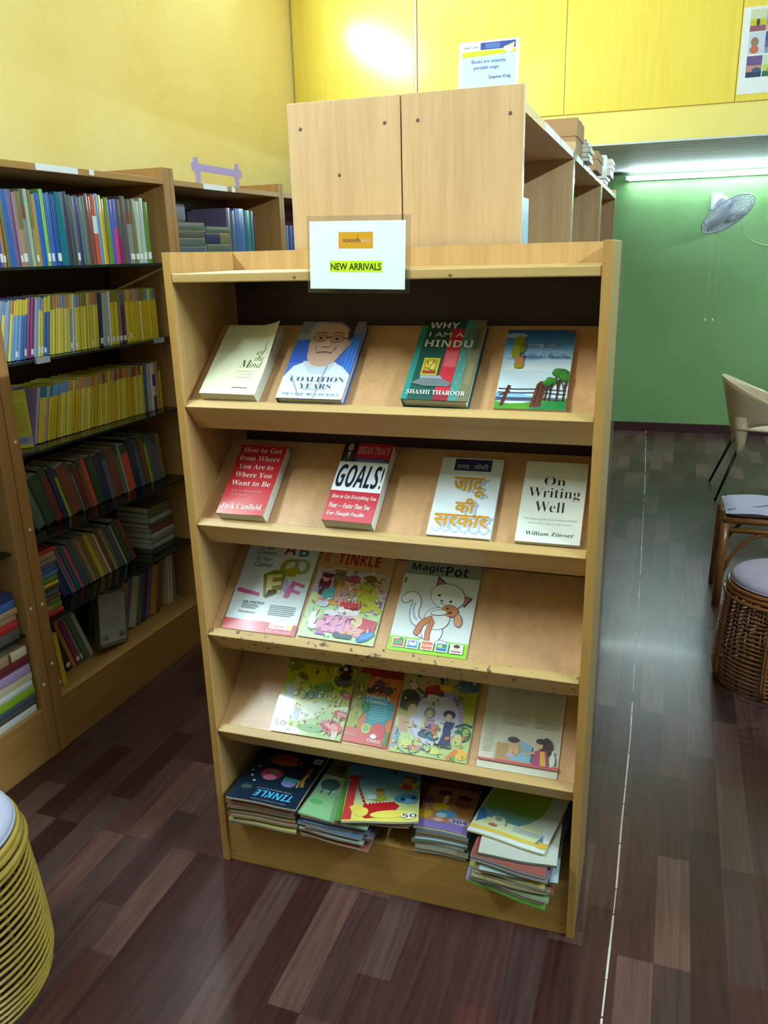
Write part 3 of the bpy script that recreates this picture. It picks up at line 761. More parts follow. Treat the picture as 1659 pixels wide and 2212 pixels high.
a.ell(0.13, 0.18, 0.055, 0.07, (234, 238, 244)).ell(0.13, 0.235, 0.04, 0.04, (234, 238, 244)).line([(0.10, 0.25), (0.08, 0.31)], 0.022, (206, 212, 226)).line([(0.16, 0.25), (0.18, 0.31)], 0.022, (226, 206, 206)).ell(0.16, 0.11, 0.06, 0.035, (222, 228, 232)).ell(0.21, 0.36, 0.08, 0.05, (206, 214, 236))
a.ell(0.28, 0.04, 0.07, 0.05, (172, 80, 184), a0=0, a1=180).ell(0.5, 0.06, 0.05, 0.04, (50, 76, 96)).rect(0.52, 0.03, 0.70, 0.07, (52, 84, 110)).rect(0.56, 0.075, 0.7, 0.1, (212, 180, 110))
a.ell(0.86, 0.06, 0.10, 0.045, (44, 110, 188), rot=25).ell(0.90, 0.09, 0.09, 0.04, (60, 134, 210), rot=25).line([(0.82, 0.04), (0.96, 0.11)], 0.008, (130, 190, 236))
a.busy(1, 0.04, 0.42, 0.98, 0.74, [(206, 150, 120), (150, 120, 90), (224, 206, 190), (176, 150, 206), (120, 110, 60)], 60, 0.035).busy(2, 0.04, 0.03, 0.98, 0.42, [(236, 236, 240), (210, 120, 160), (150, 196, 120), (196, 180, 230), (206, 60, 70)], 60, 0.03)
a.build(co)

t, a, co = face_mag('white magazine with a kitten hugging a brown toy, on the third sloping shelf',
    slope_frame(2, 0.468, 0.0, 0.0), 0.182, 0.246, 0.004, (224, 232, 236))
a.rect(0, 0.93, 1, 1, (128, 160, 84)).rect(0, 0.80, 1, 0.935, (156, 160, 156)).text(bold('Magic'), 0.30, 0.875, 0.44, (40, 34, 50), ht=0.10).text(bold('Pot'), 0.69, 0.865, 0.30, (46, 38, 58), ht=0.105)
a.rect(0.02, 0.70, 0.05, 0.76, (150, 130, 110)).rect(0, 0.0, 1, 0.145, (146, 206, 44))
OUT = (52, 66, 76); FUR = (236, 240, 242)
def blob(u, v, ru, rv, c, rot=0.0, o=OUT):
    a.ell(u, v, ru + 0.007, rv + 0.007, o, rot); a.ell(u, v, ru, rv, c, rot)
tail = [(0.34, 0.30), (0.27, 0.33), (0.24, 0.42), (0.25, 0.50), (0.21, 0.56), (0.14, 0.565), (0.09, 0.52)]
a.curve(tail, 0.125, OUT).ell(0.095, 0.53, 0.0625, 0.0625, OUT).curve(tail, 0.108, FUR).ell(0.095, 0.53, 0.054, 0.054, FUR).curve([(0.30, 0.325), (0.255, 0.36), (0.225, 0.43), (0.232, 0.50)], 0.024, (160, 190, 210))
blob(0.44, 0.20, 0.10, 0.045, FUR, 20); blob(0.46, 0.12, 0.10, 0.035, FUR); blob(0.66, 0.12, 0.10, 0.035, FUR, -8)
blob(0.52, 0.22, 0.13, 0.14, FUR); blob(0.55, 0.36, 0.16, 0.15, FUR)
a.poly([(0.45, 0.64), (0.46, 0.80), (0.60, 0.72)], OUT).poly([(0.465, 0.66), (0.475, 0.775), (0.58, 0.72)], (196, 112, 134)).poly([(0.78, 0.62), (0.95, 0.60), (0.86, 0.50)], OUT).poly([(0.78, 0.61), (0.925, 0.595), (0.855, 0.515)], (196, 112, 134))
blob(0.63, 0.595, 0.225, 0.175, FUR, -14)
a.ell(0.52, 0.60, 0.022, 0.016, (40, 40, 46), 30).ell(0.68, 0.545, 0.022, 0.016, (40, 40, 46), 30).ell(0.565, 0.545, 0.018, 0.013, (60, 50, 56)).line([(0.56, 0.53), (0.57, 0.515), (0.60, 0.515)], 0.01, OUT)
TOY = (206, 128, 84); TO = (110, 58, 40)
a.curve([(0.50, 0.36), (0.38, 0.30), (0.33, 0.20)], 0.085, TO).ell(0.33, 0.2, 0.042, 0.042, TO).curve([(0.50, 0.36), (0.38, 0.30), (0.33, 0.20)], 0.07, TOY).ell(0.33, 0.2, 0.035, 0.035, TOY).curve([(0.50, 0.33), (0.47, 0.22), (0.48, 0.14)], 0.07, TO).ell(0.48, 0.14, 0.035, 0.035, TO).curve([(0.50, 0.33), (0.47, 0.22), (0.48, 0.14)], 0.056, TOY).ell(0.48, 0.14, 0.028, 0.028, TOY)
blob(0.70, 0.45, 0.105, 0.075, TOY, -20, TO); blob(0.82, 0.36, 0.045, 0.085, (222, 156, 120), 15, TO); a.ell(0.66, 0.47, 0.018, 0.014, (40, 30, 28)).ell(0.70, 0.43, 0.024, 0.018, (84, 48, 38))
blob(0.56, 0.42, 0.10, 0.035, FUR, 8)
for k, c in enumerate(((206, 84, 84), (132, 184, 226), (226, 118, 92), (76, 154, 196), (226, 214, 224))):
    u = 0.13 + 0.185 * k
    a.rect(u - 0.08, 0.035, u + 0.08, 0.125, (236, 240, 240), 2, 2).rect(u - 0.068, 0.044, u + 0.068, 0.116, c, 2, 2)
    if k == 0: a.ell(u, 0.08, 0.05, 0.035, (84, 170, 110)).ell(u + 0.03, 0.115, 0.03, 0.02, (66, 146, 84))
    if k == 1: a.ell(u, 0.085, 0.04, 0.03, (240, 240, 244)).ell(u, 0.1, 0.02, 0.012, (206, 70, 80)).rect(u - 0.06, 0.048, u + 0.06, 0.06, (60, 110, 190), 1, 1)
    if k == 2: a.text(bold('ALBUM'), u, 0.08, 0.12, (246, 240, 236))
    if k == 3: a.ell(u - 0.02, 0.09, 0.03, 0.02, (216, 206, 90)).ell(u + 0.03, 0.095, 0.025, 0.02, (66, 140, 76)).rect(u - 0.06, 0.05, u + 0.06, 0.062, (40, 96, 150), 1, 1)
    if k == 4: a.ell(u, 0.09, 0.035, 0.03, (232, 196, 160)).ell(u, 0.105, 0.04, 0.022, (56, 52, 56)).rect(u - 0.06, 0.048, u + 0.06, 0.06, (196, 70, 120), 1, 1)
a.build(co)

# ---- row 4
t, a, co = face_mag('plastic-wrapped yellow-green comic magazine with red mushrooms, on the lowest sloping shelf',
    slope_frame(3, 0.158, 0.001, 0.4), 0.184, 0.248, 0.006, (188, 190, 44))
a.rect(0, 0.72, 1, 1, (150, 132, 60)).rect(0, 0.55, 1, 0.74, (198, 184, 36)).rect(0, 0.25, 1, 0.56, (186, 196, 50)).rect(0, 0, 1, 0.26, (150, 182, 74))
for (u, v, ru, rv, c, ro) in ((0.12, 0.7, 0.12, 0.07, (150, 146, 40), 20), (0.55, 0.62, 0.25, 0.1, (208, 190, 30), 0), (0.85, 0.60, 0.14, 0.09, (96, 102, 84), 0), (0.86, 0.66, 0.09, 0.07, (56, 48, 44), 0),
    (0.84, 0.73, 0.035, 0.05, (58, 46, 40), 20), (0.25, 0.60, 0.09, 0.04, (146, 112, 80), -30), (0.18, 0.53, 0.07, 0.03, (206, 198, 164), 30), (0.55, 0.46, 0.17, 0.09, (96, 150, 62), 10), (0.46, 0.42, 0.15, 0.06, (78, 132, 56), 20), (0.62, 0.53, 0.10, 0.06, (122, 172, 66), 0),
    (0.13, 0.38, 0.06, 0.10, (176, 184, 206), 0), (0.08, 0.46, 0.02, 0.06, (190, 198, 214), 10), (0.17, 0.47, 0.02, 0.06, (190, 198, 214), -10), (0.5, 0.26, 0.14, 0.12, (206, 220, 190), 0), (0.42, 0.2, 0.1, 0.07, (226, 234, 222), 0), (0.62, 0.32, 0.1, 0.07, (196, 212, 170), 0),
    (0.3, 0.1, 0.12, 0.05, (196, 206, 120), 0), (0.55, 0.08, 0.2, 0.05, (112, 164, 96), 0), (0.44, 0.66, 0.03, 0.03, (110, 84, 40), 0), (0.70, 0.44, 0.04, 0.035, (150, 130, 60), 0), (0.3, 0.2, 0.05, 0.1, (200, 210, 226), 0)): a.ell(u, v, ru, rv, c, ro)
for (u, v, ru) in ((0.84, 0.12, 0.17), (0.94, 0.25, 0.12), (0.93, 0.45, 0.07)): a.ell(u, v, ru, ru * 0.55, (198, 74, 84), -12).ell(u, v + 0.012, ru * 0.6, ru * 0.2, (226, 140, 140), -12)
a.rect(0.86, 0.0, 0.94, 0.1, (206, 190, 170)).poly([(0.76, 0.76), (0.84, 0.80), (0.92, 0.76), (0.96, 0.70), (0.74, 0.70)], (44, 38, 38)).ell(0.84, 0.73, 0.03, 0.028, (214, 190, 160))
a.ell(0.11, 0.09, 0.10, 0.07, (220, 222, 196)).text(bold('50'), 0.11, 0.09, 0.16, (44, 44, 40), ht=0.055)
a.busy(3, 0.02, 0.45, 0.98, 0.98, [(120, 100, 50), (206, 190, 40), (90, 130, 50), (226, 214, 150), (150, 90, 60)], 80, 0.04).busy(4, 0.2, 0.03, 0.98, 0.45, [(226, 234, 226), (120, 176, 80), (196, 206, 230), (206, 90, 100), (160, 190, 60)], 80, 0.035)
a.build(co)
MB().add([(-0.003, -0.0, 0.0075), (0.187, 0.0, 0.0075), (0.187, 0.251, 0.0075), (-0.003, 0.251, 0.0075)], [(0, 1, 2, 3)], glassy((0.97, 0.98, 0.97), 0.10, 'film', 0.10)).build('plastic_wrap', t)

t, a, co = face_mag('orange comic magazine with a teal shirt, between the wrapped comics on the lowest sloping shelf',
    slope_frame(3, 0.346, 0.003, -1.2), 0.112, 0.244, 0.003, (206, 112, 50))
a.rect(0, 0.70, 1, 1, (150, 44, 40)).rect(0, 0.42, 0.26, 0.72, (140, 140, 44)).rect(0.0, 0, 0.24, 0.44, (166, 166, 66)).rect(0, 0, 1, 0.145, (206, 84, 84))
a.poly([(0.22, 0.46), (0.38, 0.50), (0.72, 0.50), (0.96, 0.43), (0.98, 0.28), (0.86, 0.28), (0.86, 0.12), (0.40, 0.14), (0.38, 0.3), (0.22, 0.32)], (42, 150, 172))
a.ell(0.52, 0.58, 0.17, 0.12, (96, 56, 84)).ell(0.74, 0.57, 0.12, 0.10, (86, 74, 66)).ell(0.5, 0.64, 0.08, 0.06, (104, 58, 92)).ell(0.34, 0.545, 0.09, 0.07, (64, 56, 50))
a.text(bold('TINKLE'), 0.55, 0.485, 0.56, (216, 226, 228), ht=0.034).text(bold('COMBO'), 0.55, 0.435, 0.46, (216, 226, 228), ht=0.036)
a.small(0.45, 0.84, 0.385, 6, (120, 196, 208), 0.009, 0.026).ell(0.32, 0.37, 0.10, 0.12, (34, 132, 62)).ell(0.16, 0.30, 0.13, 0.16, (170, 172, 66)).ell(0.46, 0.155, 0.11, 0.11, (206, 196, 90)).ell(0.46, 0.155, 0.07, 0.07, (120, 176, 110)).ell(0.72, 0.15, 0.17, 0.17, (208, 66, 80)).ell(0.66, 0.09, 0.07, 0.05, (244, 238, 236)).text(bold('TINKLE'), 0.69, 0.045, 0.3, (244, 236, 234))
a.text('APPAREL', 0.12, 0.075, 0.3, (240, 206, 200)).poly([(0.9, 0.02), (0.98, 0.02), (0.99, 0.16), (0.92, 0.16)], (48, 132, 70))
a.busy(5, 0.3, 0.5, 0.9, 0.7, [(110, 60, 90), (206, 150, 90), (60, 50, 50), (160, 90, 60)], 30, 0.05).busy(6, 0.0, 0.15, 0.22, 0.6, [(120, 150, 60), (200, 180, 110), (90, 110, 50)], 20, 0.05)
a.build(co)

t, a, co = face_mag('plastic-wrapped comic magazine with two children in a lilac circle, on the lowest sloping shelf',
    slope_frame(3, 0.469, 0.0, 0.0), 0.184, 0.250, 0.006, (200, 200, 110))
a.rect(0, 0.62, 1, 1, (196, 172, 116)).rect(0.62, 0.45, 1, 0.72, (176, 172, 58)).rect(0, 0, 1, 0.30, (180, 200, 110))
a.ell(0.50, 0.40, 0.37, 0.40, (176, 160, 206)).ell(0.50, 0.36, 0.32, 0.34, (204, 200, 228))
a.ell(0.10, 0.52, 0.15, 0.15, (62, 76, 56)).ell(0.16, 0.46, 0.08, 0.09, (86, 96, 44)).ell(0.18, 0.42, 0.06, 0.09, (214, 196, 150)).poly([(0.02, 0.34), (0.16, 0.36), (0.18, 0.20), (0.06, 0.2)], (206, 110, 44)).poly([(0.0, 0.22), (0.08, 0.22), (0.09, 0.04), (0, 0.04)], (78, 140, 190))
a.arc(0.24, 0.12, 0.18, 0.16, 150, 360, 0.022, (56, 96, 70)).ell(0.20, 0.10, 0.10, 0.05, (206, 206, 70)).ell(0.3, 0.07, 0.12, 0.03, (206, 104, 70), 8)
a.poly([(0.30, 0.56), (0.56, 0.60), (0.54, 0.68), (0.44, 0.71), (0.30, 0.67)], (196, 50, 48)).rect(0.35, 0.54, 0.54, 0.60, (226, 224, 222)).text(bold('TINKLE'), 0.445, 0.572, 0.14, (150, 150, 160))
a.ell(0.42, 0.42, 0.075, 0.08, (126, 140, 112)).ell(0.42, 0.41, 0.045, 0.05, (206, 176, 146)).poly([(0.34, 0.35), (0.50, 0.36), (0.52, 0.24), (0.34, 0.24)], (164, 76, 150)).poly([(0.34, 0.36), (0.39, 0.36), (0.38, 0.26), (0.34, 0.27)], (196, 196, 70)).ell(0.42, 0.21, 0.10, 0.055, (48, 90, 140)).ell(0.52, 0.19, 0.08, 0.05, (40, 110, 150)).poly([(0.5, 0.32), (0.58, 0.31), (0.57, 0.22), (0.5, 0.24)], (190, 130, 66))
a.ell(0.68, 0.43, 0.08, 0.055, (40, 38, 60)).ell(0.68, 0.40, 0.045, 0.05, (214, 178, 150)).poly([(0.60, 0.36), (0.77, 0.36), (0.74, 0.24), (0.76, 0.13), (0.60, 0.14), (0.64, 0.24)], (46, 52, 104)).poly([(0.58, 0.35), (0.64, 0.36), (0.62, 0.2), (0.57, 0.2)], (214, 218, 206)).ell(0.66, 0.12, 0.12, 0.02, (46, 60, 50), -6)
a.arc(0.55, 0.78, 0.05, 0.10, 60, 230, 0.028, (50, 36, 32)).ell(0.58, 0.68, 0.09, 0.05, (222, 170, 40)).ell(0.68, 0.82, 0.03, 0.03, (150, 50, 46)).ell(0.88, 0.74, 0.16, 0.09, (74, 96, 116)).ell(0.82, 0.69, 0.08, 0.05, (96, 116, 132)).line([(0.10, 0.68), (0.24, 0.62), (0.30, 0.6)], 0.02, (44, 50, 38)).ell(0.12, 0.66, 0.07, 0.05, (216, 188, 170))
a.ell(0.88, 0.56, 0.03, 0.04, (150, 150, 70)).line([(0.78, 0.32), (0.9, 0.36), (1.0, 0.34)], 0.03, (40, 76, 60)).ell(0.90, 0.26, 0.10, 0.10, (46, 104, 62)).ell(0.93, 0.28, 0.04, 0.05, (150, 190, 90)).ell(0.84, 0.2, 0.06, 0.08, (206, 196, 130)).ell(0.92, 0.07, 0.08, 0.07, (226, 170, 60)).poly([(0.72, 0.02), (0.84, 0.12), (0.88, 0.09), (0.78, 0.0)], (222, 120, 60)).ell(0.56, 0.06, 0.08, 0.04, (206, 206, 120))
a.busy(7, 0.0, 0.5, 0.98, 0.95, [(80, 100, 60), (206, 176, 120), (60, 80, 90), (190, 190, 70), (150, 70, 60)], 70, 0.04).busy(8, 0.0, 0.02, 0.98, 0.32, [(226, 190, 80), (90, 150, 80), (206, 120, 70), (220, 226, 160), (70, 110, 150)], 70, 0.04)
a.build(co)
MB().add([(-0.002, 0.0, 0.0075), (0.187, 0.0, 0.0075), (0.187, 0.252, 0.0075), (-0.002, 0.252, 0.0075)], [(0, 1, 2, 3)], glassy((0.97, 0.98, 0.97), 0.10, 'film', 0.10)).build('plastic_wrap', t)

t, a, co = face_mag('faded magazine page with a boy and woman drawn below, on the lowest sloping shelf',
    slope_frame(3, 0.676, 0.0, 0.0), 0.182, 0.248, 0.003, (206, 200, 182))
a.small(0.04, 0.17, 0.68, 30, (196, 189, 171), 0.006, 0.018)
for col in (0.24, 0.62): a.small(col, col + 0.33, 0.90, 26, (192, 184, 166), 0.006, 0.0185)
a.rect(0, 0.068, 1, 0.088, (196, 90, 90), 6, 1).rect(0.22, 0.09, 1, 0.105, (206, 126, 110), 5, 1)
a.rect(0.22, 0.10, 0.40, 0.25, (178, 140, 90)).ell(0.52, 0.24, 0.14, 0.06, (140, 176, 200)).rect(0.4, 0.1, 0.66, 0.23, (120, 168, 192))
a.ell(0.44, 0.205, 0.085, 0.10, (166, 148, 86)).ell(0.425, 0.255, 0.062, 0.058, (204, 160, 124)).ell(0.42, 0.29, 0.072, 0.038, (70, 50, 40)).ell(0.40, 0.19, 0.03, 0.05, (208, 164, 130)).ell(0.47, 0.2, 0.03, 0.05, (208, 164, 130)).ell(0.40, 0.145, 0.055, 0.022, (180, 160, 196))
a.ell(0.83, 0.27, 0.075, 0.11, (66, 42, 42)).ell(0.745, 0.275, 0.045, 0.055, (210, 166, 132)).ell(0.76, 0.31, 0.062, 0.035, (62, 40, 42)).poly([(0.70, 0.22), (0.84, 0.23), (0.88, 0.09), (0.68, 0.09)], (178, 64, 118)).poly([(0.76, 0.22), (0.82, 0.22), (0.85, 0.09), (0.78, 0.09)], (224, 172, 60)).line([(0.70, 0.20), (0.58, 0.17), (0.56, 0.22)], 0.03, (208, 162, 130)).ell(0.60, 0.13, 0.04, 0.03, (130, 176, 196))
a.ell(0.92, 0.15, 0.035, 0.08, (206, 214, 206)).rect(0.905, 0.2, 0.935, 0.24, (196, 204, 200), 1, 1)
a.build(co)

# ---- magazines piled on the bottom shelf
def pile_mag(label, x, y, z, w, d, th, turn, cover, under, edge, droop=0.0, curl=0.0, group='magazines piled on the bottom shelf', flip=False, phase=0.0, art=True):
    M = T(x, y, z) @ RZ(R(turn))
    t = thing('magazine', label, 'magazine', M, group)
    ct, st = math.cos(R(turn)), math.sin(R(turn))
    def hf(lx, ly):
        wy = y + lx * st + ly * ct; wx = x + lx * ct - ly * st
        o = max(0.0, -0.002 - wy)
        return -droop * (o / 0.05) ** 1.5 + curl * ((wx - x) / (w / 2)) ** 2 * max(0, 0.12 - wy) / 0.12 + 0.0016 * (1 + math.sin(wx * 38 + phase)) + 0.0012 * (1 + math.sin(wy * 30 + wx * 17 + phase))
    nx, ny = 10, 26
    def sheet(z0, flipn):
        vs = [(-w / 2 + w * i / nx, -d / 2 + d * j / ny, z0 + hf(-w / 2 + w * i / nx, -d / 2 + d * j / ny)) for j in range(ny + 1) for i in range(nx + 1)]
        fs = []
        for j in range(ny):
            for i in range(nx):
                a = j * (nx + 1) + i; f = (a, a + 1, a + nx + 2, a + nx + 1); fs.append(f[::-1] if flipn else f)
        return vs, fs
    def slab(mb, z0, z1, mt, mb_mat, ms):
        tv, tf = sheet(z1, False); bv, bf = sheet(z0, True)
        mb.add(tv, tf, mt); mb.add(bv, bf, mb_mat)
        k = nx + 1; loop = [i for i in range(k)] + [j * k + nx for j in range(1, ny + 1)] + [ny * k + i for i in range(nx - 1, -1, -1)] + [j * k for j in range(ny - 1, 0, -1)]
        n = len(loop)
        mb.add([bv[i] for i in loop] + [tv[i] for i in loop], [(i, (i + 1) % n, (i + 1) % n + n, i + n) for i in range(n)], ms)
    cm = mat(cover, 0.28, 0.05, 20, 0.4, name='cover'); um = mat(under, 0.35, 0.05, 20, 0.2, name='cover'); em = mat(edge, 0.75, 0.25, 260, name='pages')
    c = MB(); slab(c, th - 0.0008, th, cm, cm, cm); slab(c, 0.0, 0.0008, um, um, um)
    p = MB(); slab(p, 0.0008, th - 0.0008, em, em, em)
    co = c.build('cover', t); p.build('page_block', t)
    a = None
    if art:
        A0 = T(-w / 2, -d / 2, 0)
        if flip:
            a = Art(w, d, th, 0.28, 0.4, lambda X, Y: hf(w / 2 - X, d / 2 - Y)); A0 = RZ(PI) @ A0
        else:
            a = Art(w, d, th, 0.28, 0.4, lambda X, Y: hf(X - w / 2, Y - d / 2))
        a.M = A0
    return t, a, co

EDGES = [('grey', (136, 138, 126)), ('cream', (176, 168, 142)), ('pale', (160, 168, 156)), ('tan', (146, 128, 100)), ('dull green', (104, 118, 98)), ('brown', (112, 92, 74))]
COVERS = [('blue', (84, 106, 140)), ('red', (136, 76, 70)), ('green', (92, 124, 86)), ('yellow', (168, 156, 92)), ('purple', (116, 100, 130)), ('pale blue', (140, 160, 168)), ('brown', (130, 104, 76)), ('maroon', (96, 62, 60)), ('white', (180, 184, 176)), ('grey', (120, 126, 120))]
def pile(where, n, x, yf, z, w, d, th, turn0, spread, droop, top, seed, base=1, step=0.0006):
    """n magazines, lowest first; top: list of finishing functions for the uppermost"""
    rnd = random.Random(seed)
    for k in range(n):
        en, e = EDGES[rnd.randrange(len(EDGES))]; cn, c = COVERS[rnd.randrange(len(COVERS))]; un, u = COVERS[rnd.randrange(len(COVERS))]
        tk = th * rnd.uniform(0.8, 1.25)
        tt = turn0 + rnd.uniform(-spread, spread)
        xx = x + rnd.uniform(-0.008, 0.008); dd = d * rnd.uniform(0.95, 1.0)
        yy = yf + dd / 2 * math.cos(R(tt)) + rnd.uniform(-0.006, 0.010)
        lab = '%s-covered magazine, %s up from the bottom of the %s magazine pile' % (cn, ordinal(k + base), where)
        pile_mag(lab, xx, yy, z, w * rnd.uniform(0.95, 1.0), dd, tk, tt, c, u, e, droop * (1 - 0.75 * k / max(1, n)), 0, phase=seed, art=False)
        z += tk + step
    return z

z = pile('first', 11, 0.138, -0.030, 0.1512, 0.188, 0.248, 0.0058, 0, 2.2, 0.010, None, 3)
t, a, co = pile_mag('dark blue comic magazine lying upside down on top of the first bottom-shelf pile', 0.142, 0.092, z + 0.001, 0.192, 0.250, 0.006, 0.5, (26, 42, 62), (176, 96, 96), (196, 190, 176), 0.002, flip=True, phase=3)
a.rect(0, 0, 1, 0.3, (30, 28, 44)).text('INDIA\u2019S FAVOURITE COMICS', 0.42, 0.965, 0.5, (150, 160, 176), ht=0.014).text(bold_it('TINKLE'), 0.40, 0.875, 0.54, (70, 176, 232), ht=0.095).text('WHERE LEARNING MEETS FUN', 0.42, 0.80, 0.5, (160, 168, 184), ht=0.018)
a.ell(0.83, 0.80, 0.08, 0.05, (62, 84, 84)).ell(0.60, 0.56, 0.16, 0.12, (150, 52, 96)).ell(0.60, 0.62, 0.10, 0.06, (206, 120, 150)).ell(0.58, 0.52, 0.07, 0.05, (120, 112, 60)).ell(0.30, 0.66, 0.10, 0.08, (128, 130, 190)).rect(0.20, 0.57, 0.40, 0.64, (70, 140, 150))
a.line([(0.10, 0.68), (0.14, 0.56), (0.12, 0.45)], 0.05, (176, 140, 70)).line([(0.16, 0.70), (0.18, 0.58)], 0.03, (196, 150, 80)).line([(0.13, 0.46), (0.12, 0.36)], 0.05, (150, 60, 66))
a.ell(0.55, 0.30, 0.19, 0.14, (176, 72, 30)).arc(0.55, 0.30, 0.24, 0.10, 20, 200, 0.022, (206, 110, 50)).ell(0.55, 0.26, 0.12, 0.08, (150, 56, 26))
for u, v in ((0.86, 0.62), (0.90, 0.54), (0.84, 0.47), (0.78, 0.7)): a.ell(u, v, 0.02, 0.018, (206, 204, 190))
a.rect(0.04, 0.18, 0.16, 0.26, (206, 206, 206)).rect(0.06, 0.2, 0.14, 0.24, (120, 126, 140), 1, 1)
a.build(co)

z = pile('second', 9, 0.338, -0.028, 0.1512, 0.180, 0.246, 0.0058, -1, 3.0, 0.012, None, 11)
t, a, co = pile_mag('pale green picture magazine showing its edge between the two big covers, second bottom-shelf pile', 0.336, 0.094, z + 0.0006, 0.184, 0.246, 0.005, -2.0, (150, 186, 160), (120, 160, 150), (170, 186, 176), 0.002, phase=11)
a.rect(0, 0, 1, 0.4, (140, 190, 140)).rect(0, 0.4, 1, 0.66, (176, 206, 196)).ell(0.18, 0.52, 0.14, 0.12, (74, 110, 108)).rect(0.08, 0.44, 0.28, 0.54, (84, 124, 126)).line([(0.12, 0.36), (0.12, 0.46)], 0.02, (60, 84, 76)).line([(0.24, 0.36), (0.24, 0.46)], 0.02, (60, 84, 76)).rect(0, 0.66, 1, 1, (120, 100, 80)).ell(0.2, 0.8, 0.12, 0.1, (90, 74, 60)).ell(0.14, 0.22, 0.1, 0.05, (96, 176, 110))
a.build(co)
z += 0.0086
for k, (cn, c, e, dx) in enumerate((('red', (150, 48, 48), (150, 140, 120), 0.0), ('tan', (176, 150, 100), (120, 120, 108), 0.004), ('green', (86, 140, 60), (176, 176, 160), -0.003))):
    pile_mag('%s-covered magazine lying skewed, %s under the fairground cover' % (cn, ('third', 'second', 'first')[k]), 0.412 + dx, 0.100, z, 0.182, 0.244, 0.005, 9 + k * 1.5, c, (120, 70, 60), e, 0.005, phase=11, art=False); z += 0.0055
t, a, co = pile_mag('blue and yellow comic magazine with a red fairground ride, topping the second pile', 0.424, 0.096, z, 0.185, 0.250, 0.005, 14, (110, 170, 206), (206, 200, 160), (206, 206, 190), 0.004, phase=11)
sky2 = [(226, 212, 96), (214, 212, 120), (190, 206, 150), (150, 190, 186), (112, 170, 206), (90, 150, 200), (84, 130, 176), (80, 110, 140)]
a.sky(0, 0, 1, 1, sky2, 24)
a.poly([(0.0, 0.02), (0.12, 0.02), (0.14, 0.62), (0.02, 0.62)], (198, 62, 62)).ell(0.10, 0.66, 0.10, 0.06, (176, 40, 46)).line([(0.12, 0.62), (0.30, 0.18)], 0.035, (150, 44, 44))
for k in range(7): a.ell(0.135 + 0.022 * k, 0.58 - 0.055 * k, 0.008, 0.008, (236, 230, 220))
for k in range(6): a.line([(0.14, 0.65), (1.0, 0.42 + 0.09 * k)], 0.008, (60, 110, 160))
a.poly([(0.22, 0.12), (0.28, 0.24), (0.66, 0.28), (0.74, 0.22), (0.62, 0.06), (0.3, 0.03)], (188, 36, 40)).ell(0.24, 0.12, 0.10, 0.09, (226, 210, 100)).ell(0.62, 0.10, 0.26, 0.07, (232, 216, 96), 8).poly([(0.08, 0.2), (0.22, 0.24), (0.26, 0.15), (0.12, 0.12)], (226, 206, 90))
for k in range(8): a.ell(0.32 + 0.045 * k, 0.235 + 0.006 * k, 0.012, 0.012, (240, 232, 220))
a.ell(0.46, 0.32, 0.10, 0.07, (150, 170, 60)).ell(0.46, 0.40, 0.06, 0.06, (200, 150, 90)).ell(0.46, 0.44, 0.06, 0.035, (150, 120, 50)).ell(0.36, 0.33, 0.07, 0.05, (196, 206, 216)).ell(0.82, 0.34, 0.16, 0.09, (70, 140, 190), 12).ell(0.86, 0.30, 0.10, 0.06, (110, 176, 216)).ell(0.78, 0.32, 0.035, 0.035, (40, 60, 90)).ell(0.92, 0.35, 0.035, 0.035, (40, 60, 90))
a.poly([(0.66, 0.58), (0.8, 0.46), (0.94, 0.5), (1.0, 0.62), (0.84, 0.56)], (214, 186, 70)).ell(0.82, 0.52, 0.08, 0.06, (190, 66, 56)).ell(0.84, 0.62, 0.07, 0.07, (206, 150, 110)).ell(0.84, 0.68, 0.07, 0.03, (110, 70, 56)).ell(0.92, 0.64, 0.03, 0.04, (120, 76, 60)).ell(0.64, 0.74, 0.03, 0.03, (50, 60, 70)).poly([(0.92, 0.72), (0.96, 0.82), (1.0, 0.72)], (196, 110, 110))
a.ell(0.88, 0.075, 0.11, 0.07, (226, 226, 200)).text(bold('50'), 0.88, 0.075, 0.19, (40, 44, 40), ht=0.06)
a.build(co)

z = pile('third', 6, 0.592, 0.004, 0.1512, 0.132, 0.188, 0.0092, 1, 1.5, 0.0, None, 23)
t, a, co = pile_mag('small brown and purple comic digest on top of the third bottom-shelf pile', 0.592, 0.102, z + 0.0006, 0.130, 0.190, 0.008, 0.5, (150, 96, 66), (110, 90, 140), (206, 200, 170), 0.0, phase=23)
a.rect(0, 0, 1, 0.14, (126, 106, 170)).rect(0, 0.14, 1, 0.5, (176, 130, 100)).rect(0, 0.84, 1, 1, (96, 46, 36)).text(bold('DIGEST'), 0.5, 0.93, 0.7, (150, 84, 44), ht=0.06)
for (u, v, ru, rv, c) in ((0.36, 0.62, 0.18, 0.2, (150, 90, 66)), (0.76, 0.58, 0.16, 0.18, (130, 74, 52)), (0.36, 0.72, 0.14, 0.08, (74, 46, 44)), (0.76, 0.68, 0.13, 0.07, (66, 42, 40)), (0.42, 0.58, 0.05, 0.16, (206, 186, 190)), (0.38, 0.42, 0.16, 0.12, (214, 182, 50)), (0.54, 0.32, 0.20, 0.10, (96, 160, 206)), (0.44, 0.27, 0.10, 0.07, (180, 206, 226)), (0.12, 0.26, 0.15, 0.13, (214, 162, 56)), (0.82, 0.40, 0.17, 0.13, (170, 112, 62)), (0.42, 0.17, 0.09, 0.06, (226, 170, 150)), (0.80, 0.20, 0.20, 0.09, (176, 166, 206)), (0.12, 0.34, 0.07, 0.05, (206, 140, 60)), (0.1, 0.55, 0.08, 0.12, (116, 70, 90))): a.ell(u, v, ru, rv, c)
a.text(bold('304'), 0.80, 0.20, 0.28, (44, 40, 70), ht=0.07, rot=6)
a.build(co)

